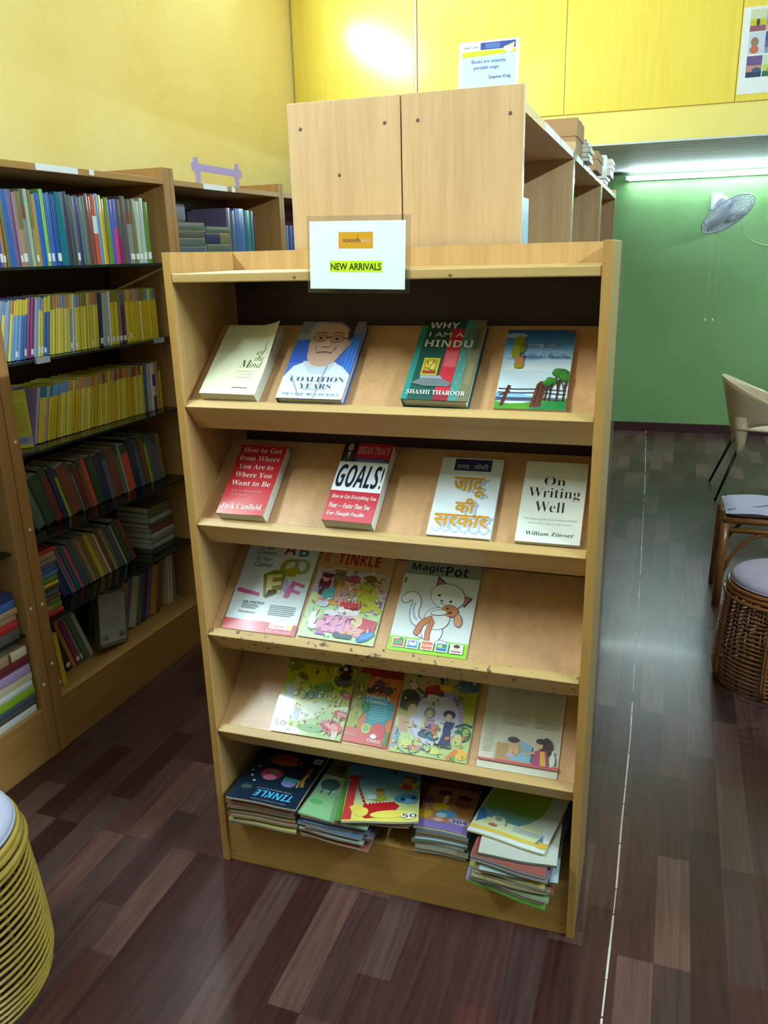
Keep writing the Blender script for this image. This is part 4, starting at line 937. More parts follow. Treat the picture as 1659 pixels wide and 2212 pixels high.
z = 0.1512
t, a, co = pile_mag('bright green magazine with a violet corner sagging over the shelf front under the last pile', 0.772, 0.075, z, 0.186, 0.246, 0.006, -6, (104, 180, 60), (96, 176, 50), (110, 170, 70), 0.034, phase=31)
a.poly([(0, 0), (0.24, 0), (0.20, 0.16), (0, 0.3)], (112, 104, 180)).rect(0.3, 0.2, 0.9, 0.9, (150, 160, 140))
a.build(co)
z = pile('last', 11, 0.782, -0.052, z + 0.0068, 0.180, 0.246, 0.0058, -3, 4.5, 0.026, None, 31, 2)
t, a, co = pile_mag('magazine with a lime green rising-sun cover on top of the last bottom-shelf pile', 0.772, 0.112, z + 0.002, 0.186, 0.246, 0.005, -10, (206, 214, 214), (196, 186, 150), (206, 196, 150), 0.006, phase=31)
a.rect(0, 0.05, 1, 0.12, (214, 186, 84)).rect(0, 0.10, 0.86, 0.32, (206, 214, 170))
sun = [(84, 140, 176), (110, 160, 130), (126, 170, 70), (150, 184, 40), (168, 188, 30), (176, 180, 34), (170, 160, 50)]
a.sky(0.02, 0.24, 0.8, 0.93, sun, 26, lambda f: 0.30 + 0.50 * math.sqrt(max(0.0, 1 - ((f - 0.62) / 0.72) ** 2)))
a.poly([(0.0, 0.34), (0.04, 0.14), (0.16, 0.22), (0.06, 0.34)], (66, 116, 176)).ell(0.30, 0.24, 0.09, 0.07, (214, 220, 190)).ell(0.30, 0.255, 0.05, 0.05, (150, 160, 130)).line([(0.42, 0.18), (0.42, 0.32)], 0.02, (130, 130, 90)).ell(0.27, 0.15, 0.06, 0.03, (190, 110, 90)).poly([(0.84, 0.08), (0.9, 0.22), (0.94, 0.09)], (96, 130, 150)).rect(0.88, 0.04, 1, 0.12, (206, 170, 70)).small(0.52, 0.9, 0.2, 3, (150, 170, 196), 0.01, 0.022)
a.build(co)

# ---- NEW ARRIVALS notice on the rack's top edge
t = thing('notice_sign', 'laminated white NEW ARRIVALS sheet hung on the top edge of the display rack', 'sign', T(0.336, -0.0022, 1.4655) @ RY(R(1.2)) @ RX(R(88)))
MB().box((-0.006, -0.008, 0), (0.206, 0.136, 0.0006), glassy((0.90, 0.92, 0.93), 0.08, 'laminate_film', 0.07)).build('laminate_pouch', t)
a = Art(0.196, 0.126, 0.0017, 0.35, 0.3)
pc = MB().box((0.0, 0.0, 0.0008), (0.196, 0.126, 0.0016), mat((236, 244, 244), 0.4)).build('paper_sheet', t)
a.rect(0.31, 0.60, 0.67, 0.84, (226, 160, 36)).rect(0.215, 0.255, 0.765, 0.42, (212, 244, 30))
a.text(bold('READERS'), 0.45, 0.715, 0.18, (110, 66, 76), ht=0.05).text('PLACE', 0.595, 0.715, 0.09, (232, 214, 206), ht=0.05).line([(0.51, 0.69), (0.51, 0.80)], 0.006, (110, 66, 76)).text('NEW ARRIVALS', 0.49, 0.333, 0.53, (30, 38, 24), ht=0.105, offset=0.014)
a.build(pc)

# ================================================================ THE BACK-TO-BACK BOOKCASES BEHIND THE RACK
W_GLARE_BAND = wood((232, 218, 204), (222, 206, 190), 0.12, 'Z', name='glare_banding', coat=0.5)  # pale tone puts the tube's white glare on the front edges into colour
def tower(label, y0, y1, side, tags=()):
    """side +1 opens towards +x, -1 towards -x"""
    xb, xf = (0.4385, 0.703) if side > 0 else (0.4355, 0.171)
    t = thing('bookcase', label, 'bookcase', ((xb + xf) / 2, (y0 + y1) / 2, 0), 'back-to-back bookcases behind the display rack')
    C = T(-(xb + xf) / 2, -(y0 + y1) / 2, 0)
    lo, hi = min(xb, xf), max(xb, xf)
    def board(name, a, b, m, bev=0.0015):
        q = MB(); q.M = C; q.box(a, b, m); return q.build(name, t, bev)
    board('side_panel', (lo, y0, 0), (hi, y0 + 0.018, 1.854), W_TOWER); board('side_panel', (lo, y1 - 0.018, 0), (hi, y1, 1.854), W_TOWER)
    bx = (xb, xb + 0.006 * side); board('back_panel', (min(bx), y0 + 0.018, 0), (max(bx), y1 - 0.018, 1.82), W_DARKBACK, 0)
    board('top_board', (lo, y0 + 0.018, 1.802), (hi, y1 - 0.018, 1.822), W_TOWER)
    for (a, b, c, d) in ((y0 + 0.0005, y0 + 0.0175, 0.001, 1.8535), (y1 - 0.0175, y1 - 0.0005, 0.001, 1.8535), (y0 + 0.0185, y1 - 0.0185, 1.8022, 1.8218)):
        e0, e1 = sorted((xf, xf + 0.0009 * side)); board('edge_glare_band', (e0, a, c), (e1, b, d), W_GLARE_BAND, 0)
    for z in (0.15, 0.48, 0.81, 1.14, 1.47):
        f0, f1 = sorted((xb + 0.007 * side, xf - 0.01 * side)); board('shelf', (f0, y0 + 0.018, z - 0.018), (f1, y1 - 0.018, z), W_TOWER)
    f0, f1 = sorted((xf - 0.012 * side, xf - 0.028 * side)); board('kickboard', (f0, y0 + 0.018, 0), (f1, y1 - 0.018, 0.132), W_TOWER)
    for (a, b) in tags:
        q = MB(); q.M = C; q.box((xf + 0.001, a, 1.8025), (xf + 0.0018, b, 1.8215), mat((240, 240, 236), 0.5)); q.build('paper_tag', t)
    return t
tower('tall bookcase end panel with the quote card on it, open to the green room', 0.300, 1.333, 1, ((0.62, 0.80), (0.82, 0.93), (0.95, 1.28)))
tower('middle bookcase of the row open to the green room, behind the carton', 1.336, 2.56, 1, ((1.40, 1.62), (1.66, 1.9), (1.94, 2.2), (2.24, 2.5)))
tower('last bookcase of the row open to the green room, under the far stack of books', 2.60, 3.74, 1, ((2.66, 2.95), (3.0, 3.3)))
tower('tall bookcase end panel behind the NEW ARRIVALS sheet, back to back with another', 0.300, 1.333, -1)
tower('bookcase row continuing behind the plain end panel, facing the yellow wall', 1.336, 3.74, -1)
SM = mat((96, 78, 58), 0.5)
for (x, z) in ((0.20, 1.80), (0.40, 1.80), (0.475, 1.80), (0.675, 1.80), (0.29, 1.70)):
    root = [o for o in bpy.data.objects if o.get('category') == 'bookcase' and abs(o.location.y - 0.8165) < 0.01 and ((x < 0.437) == (o.location.x < 0.437))][0]
    s = MB(); s.M = T(-root.location.x + x, -root.location.y + 0.2999, z) @ RX(PI / 2); s.lathe([(0.004, 0), (0.004, 0.0005), (0.0025, 0.0009)], SM, 10); s.build('screw_cap', root)

t = thing('box_file', 'pale blue magazine file standing just inside the tall bookcase open to the green room', 'file', (0.47, 0.33, 1.4705))
B = mat((150, 186, 206), 0.4)
MB().box((0, 0, 0), (0.218, 0.17, 0.003), B).box((0, 0, 0.003), (0.218, 0.003, 0.172), B).box((0, 0.167, 0.003), (0.218, 0.17, 0.172), B).box((0, 0.003, 0.003), (0.003, 0.167, 0.172), B).box((0.215, 0.003, 0.003), (0.218, 0.167, 0.172), B).build('case', t, 0.001)
MB().box((0.2181, 0.05, 0.02), (0.2186, 0.12, 0.045), mat((40, 130, 120), 0.4)).build('spine_label', t)
MB().box((0.004, 0.02, 0.0035), (0.21, 0.15, 0.165), mat((206, 210, 206), 0.7, 0.2, 200)).build('papers', t)

# quote card
t = thing('quote_card', 'small white and blue card with a quotation standing on the tall bookcase', 'sign', T(0.556, 0.330, 1.8226) @ RX(R(84)))
pc = MB().box((0, 0, -0.0015), (0.128, 0.126, 0), mat((238, 244, 246), 0.4)).build('paper_sheet', t)
a = Art(0.128, 0.126, 0.0, 0.35, 0.2)
a.rect(0.06, 0.0, 0.94, 0.80, (196, 220, 242)).rect(0.36, 0.86, 0.94, 0.97, (66, 78, 150)).rect(0.44, 0.875, 0.68, 0.955, (92, 116, 176)).poly([(0.06, 0.76), (0.94, 0.79), (0.94, 0.85), (0.06, 0.85)], (206, 240, 50))
a.poly([(0.74, 0.88), (0.92, 0.935), (0.90, 0.83), (0.84, 0.79), (0.77, 0.81)], (226, 230, 240)).poly([(0.78, 0.89), (0.92, 0.94), (0.90, 0.905), (0.80, 0.88)], (226, 206, 90)).text("reader's place", 0.20, 0.91, 0.26, (70, 84, 110), ht=0.045)
a.text('Books are uniquely', 0.50, 0.68, 0.56, (74, 84, 150), ht=0.07).text('portable magic', 0.47, 0.585, 0.42, (74, 84, 150), ht=0.07).text('Stephen King', 0.69, 0.43, 0.36, (60, 66, 110), ht=0.07)
a.build(pc)

# things lying on top of the row
CARD = wood((178, 138, 96), (166, 126, 86), 0.7, 'X', name='cardboard')
def carton(label, x0, x1, y0, y1, z0, z1, lid):
    t = thing('carton', label, 'box', ((x0 + x1) / 2, (y0 + y1) / 2, z0)); cx, cy = (x0 + x1) / 2, (y0 + y1) / 2
    q = MB(); q.M = T(-cx, -cy, -z0); q.box((x0, y0, z0), (x1, y1, z1 - 0.001), CARD); q.build('body', t, 0.002)
    q = MB(); q.M = T(-cx, -cy, -z0); q.box((x0 - 0.003, y0 - 0.003, z1 - lid), (x1 + 0.003, y1 + 0.003, z1), CARD); q.build('lid', t, 0.002)
    q = MB(); q.M = T(-cx, -cy, -z0); q.box((x0 - 0.0034, (y0 + y1) / 2 - 0.02, z1 + 0.0002), (x1 + 0.0034, (y0 + y1) / 2 + 0.02, z1 + 0.0006), mat((196, 164, 112), 0.25)); q.build('packing_tape', t)
carton('brown cardboard carton with a deep lid on top of the bookcase row', 0.46, 0.702, 1.37, 1.60, 1.8226, 1.930, 0.055)
carton('pale beige carton farther back on top of the bookcase row', 0.52, 0.722, 2.02, 2.30, 1.8226, 1.894, 0.03)

def flat_book(label, x0, x1, y0, y1, z, th, c, e, cat='book', group=None, name='book', turn=0.0):
    """a closed book lying flat; spine at x1"""
    t = thing(name, label, cat, T((x0 + x1) / 2, (y0 + y1) / 2, z) @ RZ(R(turn)), group)
    w, d = (x1 - x0) / 2, (y1 - y0) / 2; cm = mat(c, 0.4, 0.06, 20, 0.2, name='cover')
    MB().box((-w, -d, 0), (w, d, 0.0012), cm).box((-w, -d, th - 0.0012), (w, d, th), cm).box((w - 0.0012, -d, 0.0012), (w, d, th - 0.0012), cm).build('cover', t)
    MB().box((-w + 0.002, -d + 0.002, 0.0013), (w - 0.0013, d - 0.002, th - 0.0013), mat(e, 0.8, 0.2, 240, name='pages')).build('page_block', t)
G1 = 'books piled on the bookcase row'
z = 1.8226
for k, (c, cn, dx, th) in enumerate((((96, 110, 116), 'grey', 0.012, 0.014), ((176, 196, 150), 'pale green', 0.008, 0.016), ((206, 214, 206), 'white', 0.014, 0.016), ((216, 220, 216), 'white', 0.006, 0.012), ((226, 228, 226), 'white', 0.0, 0.012))):
    flat_book('%s book, %s up in the little pile right behind the brown carton' % (cn, ordinal(k + 1)), 0.58 + dx, 0.712 + dx, 1.63, 1.80, z, th, c, (214, 214, 204), group=G1); z += th + 0.0003
z = 1.8226
for k, (c, cn, dx, th) in enumerate((((236, 238, 236), 'white', -0.012, 0.014), ((226, 230, 226), 'white', -0.004, 0.014), ((176, 180, 176), 'grey', 0.012, 0.03), ((236, 236, 228), 'white', 0.016, 0.016), ((206, 206, 190), 'cream', 0.012, 0.008), ((240, 240, 236), 'white', 0.016, 0.016))):
    flat_book('%s book, %s up in the far pile on the bookcase row' % (cn, ordinal(k + 1)), 0.58 + dx, 0.722 + dx, 2.66, 2.88, z, th, c, (226, 224, 214), group=G1); z += th + 0.0003
t = thing('paper_roll', 'bundle of white papers leaning upright between the beige carton and far pile', 'papers', (0.66, 2.42, 1.8226))
for k in range(5):
    q = MB(); q.M = T(0.0, 0.02 * k, 0) @ RX(R(-8)); q.box((-0.09, 0, 0), (0.072 - 0.004 * k, 0.003, 0.088 + 0.006 * (k % 3)), mat((232, 236, 236), 0.6)); q.build('sheet', t)

# ================================================================ THE BOOKCASES ALONG THE YELLOW WALL
TH = 2.95
E_ = Vector((math.sin(R(TH)), math.cos(R(TH)), 0))
ORG = Vector((-0.759, 0.304, 0)) - 0.304 * E_
WALLM = Matrix.Translation(ORG) @ RZ(R(90 - TH))          # x runs along the bookcases, y goes in, z up
def wallcase(label, s0, s1, pw, levels, tags=(), pegs=(), name='bookcase'):
    t = thing(name, label, 'bookcase', WALLM @ T((s0 + s1) / 2, 0.145, 0), 'bookcases along the yellow wall')
    C = T(-(s0 + s1) / 2, -0.145, 0)
    def board(nm, a, b, m, bev=0.002):
        q = MB(); q.M = C; q.box(a, b, m); return q.build(nm, t, bev)
    for x in (s0, s1 - pw): board('side_panel', (x, 0, 0), (x + pw, 0.29, 1.841), W_CASE)
    a, b = s0 + pw, s1 - pw
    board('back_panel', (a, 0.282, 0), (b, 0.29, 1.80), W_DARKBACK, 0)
    board('top_board', (a, 0.0, 1.783), (b, 0.282, 1.803), W_CASEH)
    board('bottom_board', (a, 0.004, 0.160), (b, 0.282, 0.180), W_CASEH)
    board('kickboard', (a, 0.004, 0), (b, 0.020, 0.160), W_CASEH)
    GE = mat((22, 44, 36), 0.15, 0.05, 12)
    for z in levels:
        q = MB(); q.M = C; q.box((a + 0.001, 0.022, z - 0.008), (b - 0.001, 0.278, z), GLASS); q.box((a + 0.001, 0.02, z - 0.008), (b - 0.001, 0.022, z), GE); q.build('glass_shelf', t)
    for (p, w_, z0, z1) in tags:
        q = MB(); q.M = C; q.box((p, -0.001, z0), (p + w_, -0.0002, z1), mat((236, 238, 240), 0.4)); q.build('paper_tag', t)
    for (s, z) in pegs:
        q = MB(); q.M = C @ T(s, -0.0002, z) @ RX(PI / 2); q.lathe([(0.006, 0), (0.006, 0.0012), (0.004, 0.002)], mat((226, 222, 214), 0.4), 10); q.build('screw_cap', t)
    return t
LV = (1.517, 1.251, 0.981, 0.707, 0.438)
wallcase('wooden wall bookcase cut by the left edge of the photo, holding stacked books', -0.625, 0.288, 0.040, LV, pegs=((0.266, 0.519), (0.266, 0.258)))
tB = wallcase('wooden wall bookcase with rows of yellow comics, beside the display rack', 0.291, 1.205, 0.040, LV, tags=((0.55, 0.176, 1.785, 1.803), (0.778, 0.022, 1.787, 1.803)), pegs=((0.312, 1.03), (0.312, 0.76), (0.312, 0.515), (0.312, 0.31)))
for s in (0.455, 1.035):
    q = MB(); q.M = T(-(0.291 + 1.205) / 2, -0.145, 0); q.box((s, 0.012, 1.238), (s + 0.055, 0.0198, 1.256), mat((150, 156, 156), 0.25)); q.build('label_clip', tB)
wallcase('wooden wall bookcase under the lilac paper cut-out', 1.207, 2.052, 0.022, LV, tags=((1.419, 0.173, 1.783, 1.803), (1.627, 0.026, 1.783, 1.803)))
wallcase('wooden wall bookcase showing only a sliver beside the tall end panel', 2.054, 2.95, 0.022, LV)
# lilac paper cut-out
t = thing('paper_cutout', 'lilac paper cut-out shaped like a little gate, standing on the wall bookcase', 'decoration', WALLM @ T(1.55, 0.012, 1.8035))
LIL = mat((186, 164, 214), 0.6)
q = MB()
def cut(poly, y0=0.0, y1=0.004):
    n = len(poly); q.add([(p[0] - 1.55, y0, p[1] - 1.8035) for p in poly] + [(p[0] - 1.55, y1, p[1] - 1.8035) for p in poly], [tuple(range(n)), tuple(range(2 * n - 1, n - 1, -1))] + [(i, i + n, (i + 1) % n + n, (i + 1) % n) for i in range(n)], LIL)
cut([(1.398, 1.8036), (1.424, 1.8036), (1.428, 1.846), (1.422, 1.876), (1.412, 1.895), (1.388, 1.894), (1.386, 1.88), (1.372, 1.876), (1.373, 1.848), (1.394, 1.846)])
cut([(1.688, 1.8036), (1.712, 1.8036), (1.712, 1.842), (1.735, 1.846), (1.737, 1.868), (1.714, 1.876), (1.712, 1.896), (1.688, 1.896), (1.684, 1.874), (1.680, 1.846)])
cut([(1.42, 1.848), (1.69, 1.846), (1.69, 1.872), (1.42, 1.874)], 0.001, 0.0045)
q.build('paper_sheet', t)

# ---------------------------------------------------------------- books standing on the wall shelves
PAL = dict(tan=(176, 146, 112), blue=(62, 106, 176), orange=(206, 130, 70), olive=(128, 124, 70), purple=(124, 96, 150), mauve=(176, 130, 150), grey=(138, 138, 136),
    palegreen=(164, 190, 160), ochre=(190, 146, 60), brightblue=(24, 104, 196), lime=(132, 196, 110), deepblue=(30, 84, 160), teal=(16, 116, 136), darkviolet=(56, 48, 90),
    darkgreen=(50, 84, 58), greyviolet=(110, 100, 130), navy=(40, 54, 96), slate=(84, 104, 120), greygreen=(100, 122, 106), wrap=(92, 108, 100), maroon=(120, 50, 60), brown=(124, 84, 60), orangered=(206, 92, 66),
    skyblue=(96, 150, 206), yellow=(222, 200, 50), olivegreen=(116, 146, 56), violetblue=(84, 92, 190), bluepink=(214, 60, 130), plumpink=(126, 50, 96), charcoal=(92, 88, 88), silver=(182, 194, 182), green=(96, 140, 66),
    greyblue=(150, 166, 196), paleyellow=(228, 218, 120), lightblue=(120, 162, 214), magenta=(146, 56, 116), white=(222, 226, 224), greywhite=(176, 180, 176), violet=(92, 42, 130), gold=(214, 180, 40),
    lavender=(186, 160, 206), red=(196, 50, 52), pink=(206, 96, 130), cream=(222, 212, 180), black=(40, 38, 44), limegreen=(150, 190, 50), redbrown=(130, 76, 62), indigo=(52, 52, 140))
WORD = dict(palegreen='pale green', brightblue='bright blue', deepblue='deep blue', darkviolet='dark violet', darkgreen='dark green', greyviolet='grey-violet', greygreen='grey-green', orangered='orange-red', skyblue='sky blue',
    olivegreen='olive green', violetblue='violet-blue', bluepink='blue and pink', plumpink='plum', greyblue='grey-blue', paleyellow='pale yellow', lightblue='light blue', greywhite='greyish white', wrap='dull grey-green', limegreen='lime green', redbrown='red-brown')

def spine_book(root, t, h, d, cn, bands, sticker, round_=True, gloss=0.4):
    """x thickness, y depth with the spine at y = 0, z height"""
    c = PAL[cn]; cm = mat(c, 0.3, 0.06, 20, gloss, name='cover')
    q = MB()
    q.box((0, 0.002, 0), (0.0012, d, h), cm); q.box((t - 0.0012, 0.002, 0), (t, d, h), cm)
    zs = [0.0] + [b[0] * h for b in bands] + [h]; cs = [cn] + [b[1] for b in bands]
    bul = min(0.002, t * 0.15)
    prof = [(0, 0.002), (t * 0.15, 0.002 - bul * 0.7), (t * 0.5, 0.002 - bul), (t * 0.85, 0.002 - bul * 0.7), (t, 0.002), (t, 0.0034), (0, 0.0034)]
    for k in range(len(cs)):
        q.sweep(prof, zs[k], zs[k + 1], mat(PAL[cs[k]], 0.3, 0.06, 20, gloss, name='cover'))
    q.build('cover', root)
    MB().box((0.0013, 0.0036, 0.002), (t - 0.0013, d - 0.003, h - 0.002), mat(PAGE, 0.8, 0.18, 240, name='pages')).build('page_block', root)
    if sticker:
        MB().box((t * 0.12, 0.0016 - bul, sticker), (t * 0.88, 0.0021 - bul, sticker + 0.014 + 0.010 * rnd_h(t)), mat((232, 232, 230), 0.4)).build('spine_label', root)

def rnd_h(t): return (t * 7919.0) % 1.0

def quad(x, t, h, a):
    ca, sa = math.cos(a), math.sin(a); lift = t * sa if a > 0 else 0.0
    return [(x + px * ca + pz * sa, -px * sa + pz * ca + lift) for px, pz in ((0, 0), (t, 0), (t, h), (0, h))], lift
def span(q, z):
    xs = []
    for i in range(4):
        (x0, z0), (x1, z1) = q[i], q[(i + 1) % 4]
        if abs(z1 - z0) < 1e-9:
            if abs(z - z0) < 1e-9: xs += [x0, x1]
        elif min(z0, z1) - 1e-9 <= z <= max(z0, z1) + 1e-9: xs.append(x0 + (x1 - x0) * (z - z0) / (z1 - z0))
    return (min(xs), max(xs)) if xs else None
def row(items, s0, s1, z, dep, lean0, lean1, what, where, group, h=0.175, hv=0.006, d=0.16, sticker=0.012, kind='book', bands=None, gloss=0.4, seed=1, ease=1.0, count_from=1, pitch=0.0008):
    """stands books from s0 to s1 on the shelf at height z; lean in degrees (top towards +s)"""
    rnd = random.Random(seed)
    spec = []
    for k, (cn, t) in enumerate(items):
        f = k / max(1, len(items) - 1)
        spec.append((cn, t, h + rnd.uniform(-hv, hv), R(lean0 + (lean1 - lean0) * f ** ease + rnd.uniform(-0.3, 0.3))))
    def lay(scale):
        out = []; prev = None
        for cn, t, hh, a in spec:
            t *= scale
            q, lift = quad(0, t, hh, a)
            x = s0 - min(p[0] for p in q) if prev is None else -1e9
            if prev is not None:
                for j in range(25):
                    zz = j * 0.01
                    A = span(prev, zz); B = span(q, zz)
                    if A and B: x = max(x, A[1] - B[0])
                for zz in [p[1] for p in prev] + [p[1] for p in q]:
                    A = span(prev, zz); B = span(q, zz)
                    if A and B: x = max(x, A[1] - B[0])
                x += pitch
            q, lift = quad(x, t, hh, a); out.append((x, lift, cn, t, hh, a)); prev = q
        return out, max(p[0] for p in prev)
    lo, hi = 0.2, 2.5
    for _ in range(28):
        m = (lo + hi) / 2
        if lay(m)[1] > s1: hi = m
        else: lo = m
    out, _ = lay(lo)
    n = len(out)
    for k, (x, lift, cn, t, hh, a) in enumerate(out):
        w = WORD.get(cn, cn)
        i = k + count_from
        lab = '%s %s, %s from left %s' % (w, what, ordinal(i), where)
        root = thing(kind, lab, 'book', WALLM @ T(x, dep + rnd.uniform(0, 0.003), z + lift + 0.0004) @ RY(a), group)
        spine_book(root, t, hh, d * rnd.uniform(0.94, 1.0), cn, bands(cn, k, rnd) if bands else [], sticker if (sticker and rnd.random() < 0.42) else 0, gloss=gloss)
def parse(s): return [(p.split(':')[0], int(p.split(':')[1]) / 1000) for p in s.split()]

r1 = parse('navy:20 grey:16 tan:14 blue:14 orange:11 olive:11 blue:27 purple:13 mauve:11 tan:20 grey:16 palegreen:15 tan:11 ochre:13 brightblue:21 lime:16 blue:14 brightblue:10 deepblue:20 teal:34 darkviolet:20 darkgreen:15 greyviolet:14 navy:15 slate:15 greygreen:18 maroon:14 brown:14 orangered:22 skyblue:16 yellow:11 ochre:12 olivegreen:22 violetblue:18 bluepink:19 plumpink:24 charcoal:27 grey:29 olive:21 silver:25 silver:22 green:24')
B1 = {'violetblue': [(0.0, 'violetblue')], 'orangered': [(0.45, 'white'), (0.7, 'orangered')], 'bluepink': [(0.55, 'violetblue')], 'plumpink': [(0.4, 'charcoal')], 'darkviolet': [(0.12, 'darkviolet')], 'grey': [(0.62, 'redbrown'), (0.8, 'charcoal')], 'tan': [(0.5, 'olive')]}
row(r1, 0.345, 1.098, 1.517, 0.030, 0, 0.5, 'picture book', 'on the top shelf of the comics bookcase', 'picture books on the top wall shelf', h=0.212, hv=0.008, d=0.2, sticker=0.014, bands=lambda c, k, r: [b for b in B1.get(c, []) if b[0] > 0], gloss=0.9, seed=5)
r2 = parse('greyblue:12 paleyellow:12 greyblue:8 greyblue:12 paleyellow:12 lightblue:12 lightblue:13 lightblue:12 blue:10 blue:10 magenta:16 magenta:13 greyblue:18 paleyellow:11 yellow:10 blue:14 blue:13 yellow:14 paleyellow:11 yellow:12 paleyellow:13 yellow:14 paleyellow:13 yellow:13 lightblue:12 white:9 paleyellow:15 yellow:14 yellow:15 paleyellow:14 yellow:16 yellow:15 paleyellow:15 yellow:16 navy:19 greywhite:16 greywhite:17 white:13 yellow:20 yellow:20 olive:21 violet:21 yellow:15 gold:17 yellow:16 gold:18 gold:17 paleyellow:17 gold:18 gold:19 yellow:21 gold:18 gold:18')
def b2(c, k, r):
    if c in ('lightblue', 'blue'): return [(0.16, c), (0.74, 'yellow')]
    if c == 'violet': return [(0.24, 'violet'), (0.72, 'greyviolet')]
    if c in ('yellow', 'gold', 'paleyellow'):
        b = [(0.17, c), (0.78, ('tan', 'mauve', 'skyblue', 'orange', c, 'olive')[r.randrange(6)])]
        return b
    return []
def first_band(f):
    """a coloured foot on the yellow comics"""
    def g(c, k, r):
        return f(c, k, r)
    return g
row(r2, 0.338, 1.12, 1.251, 0.050, 17, 0.5, 'comic', 'on the second shelf of the comics bookcase', 'comics on the second wall shelf', h=0.178, hv=0.003, d=0.14, sticker=0.010, bands=b2, gloss=0.5, seed=6, ease=1.0)
r3 = [('lavender', .014), ('yellow', .015), ('yellow', .014), ('lavender', .013)]
for k in range(36): r3.append((('yellow', 'gold', 'paleyellow', 'gold', 'yellow', 'gold', 'paleyellow')[(k * 5) % 7], .014))
r3 += [('slate', .025), ('greywhite', .02), ('white', .014), ('redbrown', .022), ('tan', .02), ('gold', .016)]
def b3(c, k, r):
    if c in ('yellow', 'gold', 'paleyellow'): return [(0.8, ('teal', 'skyblue', 'tan', 'orange', 'redbrown', 'tan', c)[min(6, k // 5 if k < 12 else r.randrange(2, 7))])]
    if c == 'slate': return [(0.5, 'blue'), (0.8, 'slate')]
    if c == 'redbrown': return [(0.3, 'cream'), (0.5, 'violet'), (0.75, 'cream')]
    return []
row(r3, 0.472, 1.148, 0.981, 0.085, 16, 1.5, 'comic', 'among the spines on the comics bookcase\'s third shelf', 'comics on the third wall shelf', h=0.178, hv=0.003, d=0.14, sticker=0.0, bands=b3, gloss=0.4, seed=7, ease=1.3, pitch=0.0005)
r4 = [('darkgreen', .034), ('greygreen', .030), ('darkgreen', .036), ('maroon', .025), ('navy', .017), ('limegreen', .010), ('redbrown', .042), ('greygreen', .009), ('maroon', .018), ('brown', .016), ('orangered', .018), ('darkgreen', .026), ('navy', .028), ('greyviolet', .022), ('redbrown', .034), ('greygreen', .014), ('silver', .006), ('orangered', .032), ('navy', .026), ('slate', .022), ('brown', .022), ('limegreen', .012), ('slate', .022), ('greyviolet', .022), ('olive', .022)]
row(r4, 0.340, 1.13, 0.707, 0.095, -18, -7, 'book', 'on the fourth shelf of the comics bookcase', 'books on the fourth wall shelf', h=0.188, hv=0.010, d=0.15, sticker=0.0, gloss=0.3, seed=8, bands=lambda c, k, r: [(0.82, 'darkgreen')] if k > 2 and k % 2 else [])
r5 = [('indigo', .025), ('navy', .02), ('skyblue', .012), ('pink', .014), ('teal', .022), ('pink', .02), ('slate', .03), ('greygreen', .02), ('tan', .025), ('olive', .025), ('yellow', .027), ('tan', .022), ('cream', .014), ('brown', .022), ('tan', .022), ('greygreen', .02), ('slate', .026), ('silver', .012), ('darkgreen', .034), ('redbrown', .028)]
row(r5, 0.452, 0.905, 0.438, 0.105, -19, -22, 'book', 'in the leaning row on the comics bookcase\'s fifth shelf', 'books leaning on the fifth wall shelf', h=0.190, hv=0.010, d=0.15, sticker=0.0, gloss=0.3, seed=9)
r6 = [('red', .014), ('blue', .016), ('ochre', .012), ('yellow', .022)]
row(r6, 0.337, 0.410, 0.180, 0.045, -2, -4, 'book', 'upright on the comics bookcase\'s bottom board', 'books on the bottom board of the comics bookcase', h=0.19, d=0.15, sticker=0.012, seed=10)
r6b = [('black', .028), ('ochre', .020), ('magenta', .024), ('grey', .016), ('greygreen', .026), ('silver', .022)]
row(r6b, 0.418, 0.606, 0.180, 0.10, -16, -20, 'book', 'leaning back on the comics bookcase\'s bottom board', 'books on the bottom board of the comics bookcase', h=0.200, d=0.15, sticker=0.014, seed=12)
r6c = [('tan', .022), ('purple', .018), ('silver', .030), ('slate', .020), ('navy', .016), ('purple', .016), ('ochre', .026), ('brown', .018)]
row(r6c, 0.738, 1.052, 0.180, 0.10, 19, 14, 'tall book', 'right of the notebook on the comics bookcase\'s bottom board', 'books on the bottom board of the comics bookcase', h=0.200, d=0.15, sticker=0.0, seed=13)
r6d = [('cream', .02), ('cream', .02), ('grey', .02)]
row(r6d, 1.058, 1.125, 0.180, 0.10, 7, 3, 'book', 'at the far end of the comics bookcase\'s bottom board', 'books on the bottom board of the comics bookcase', h=0.205, d=0.15, sticker=0.0, seed=14)

# books whose covers face the room
t, a, co = face_book('book', 'yellow comic turned cover outwards at the start of the third wall shelf', 'book', WALLM @ T(0.345, 0.150, 0.9816) @ RZ(R(-34)) @ RX(R(86)), 0.132, 0.178, 0.010, (196, 186, 40), group='comics on the third wall shelf')
a.rect(0, 0.0, 1, 0.06, (206, 196, 40)).rect(0, 0.06, 1, 0.2, (150, 160, 190)).rect(0.1, 0.08, 0.9, 0.18, (120, 130, 170)).rect(0, 0.86, 1, 1, (176, 170, 40)).small(0.16, 0.94, 0.78, 16, (160, 152, 36), 0.010, 0.033).ell(0.08, 0.8, 0.1, 0.06, (150, 140, 120)).ell(0.1, 0.5, 0.08, 0.1, (160, 140, 130))
a.build(co)
t, a, co = face_book('book', 'grey spiral notebook with a lined page facing out on the bottom board', 'book', WALLM @ T(0.588, 0.072, 0.2150) @ RX(R(84)) @ RZ(R(-13)), 0.145, 0.195, 0.018, (150, 148, 146), (60, 60, 60), rough=0.6, coat=0, group='books on the bottom board of the comics bookcase')
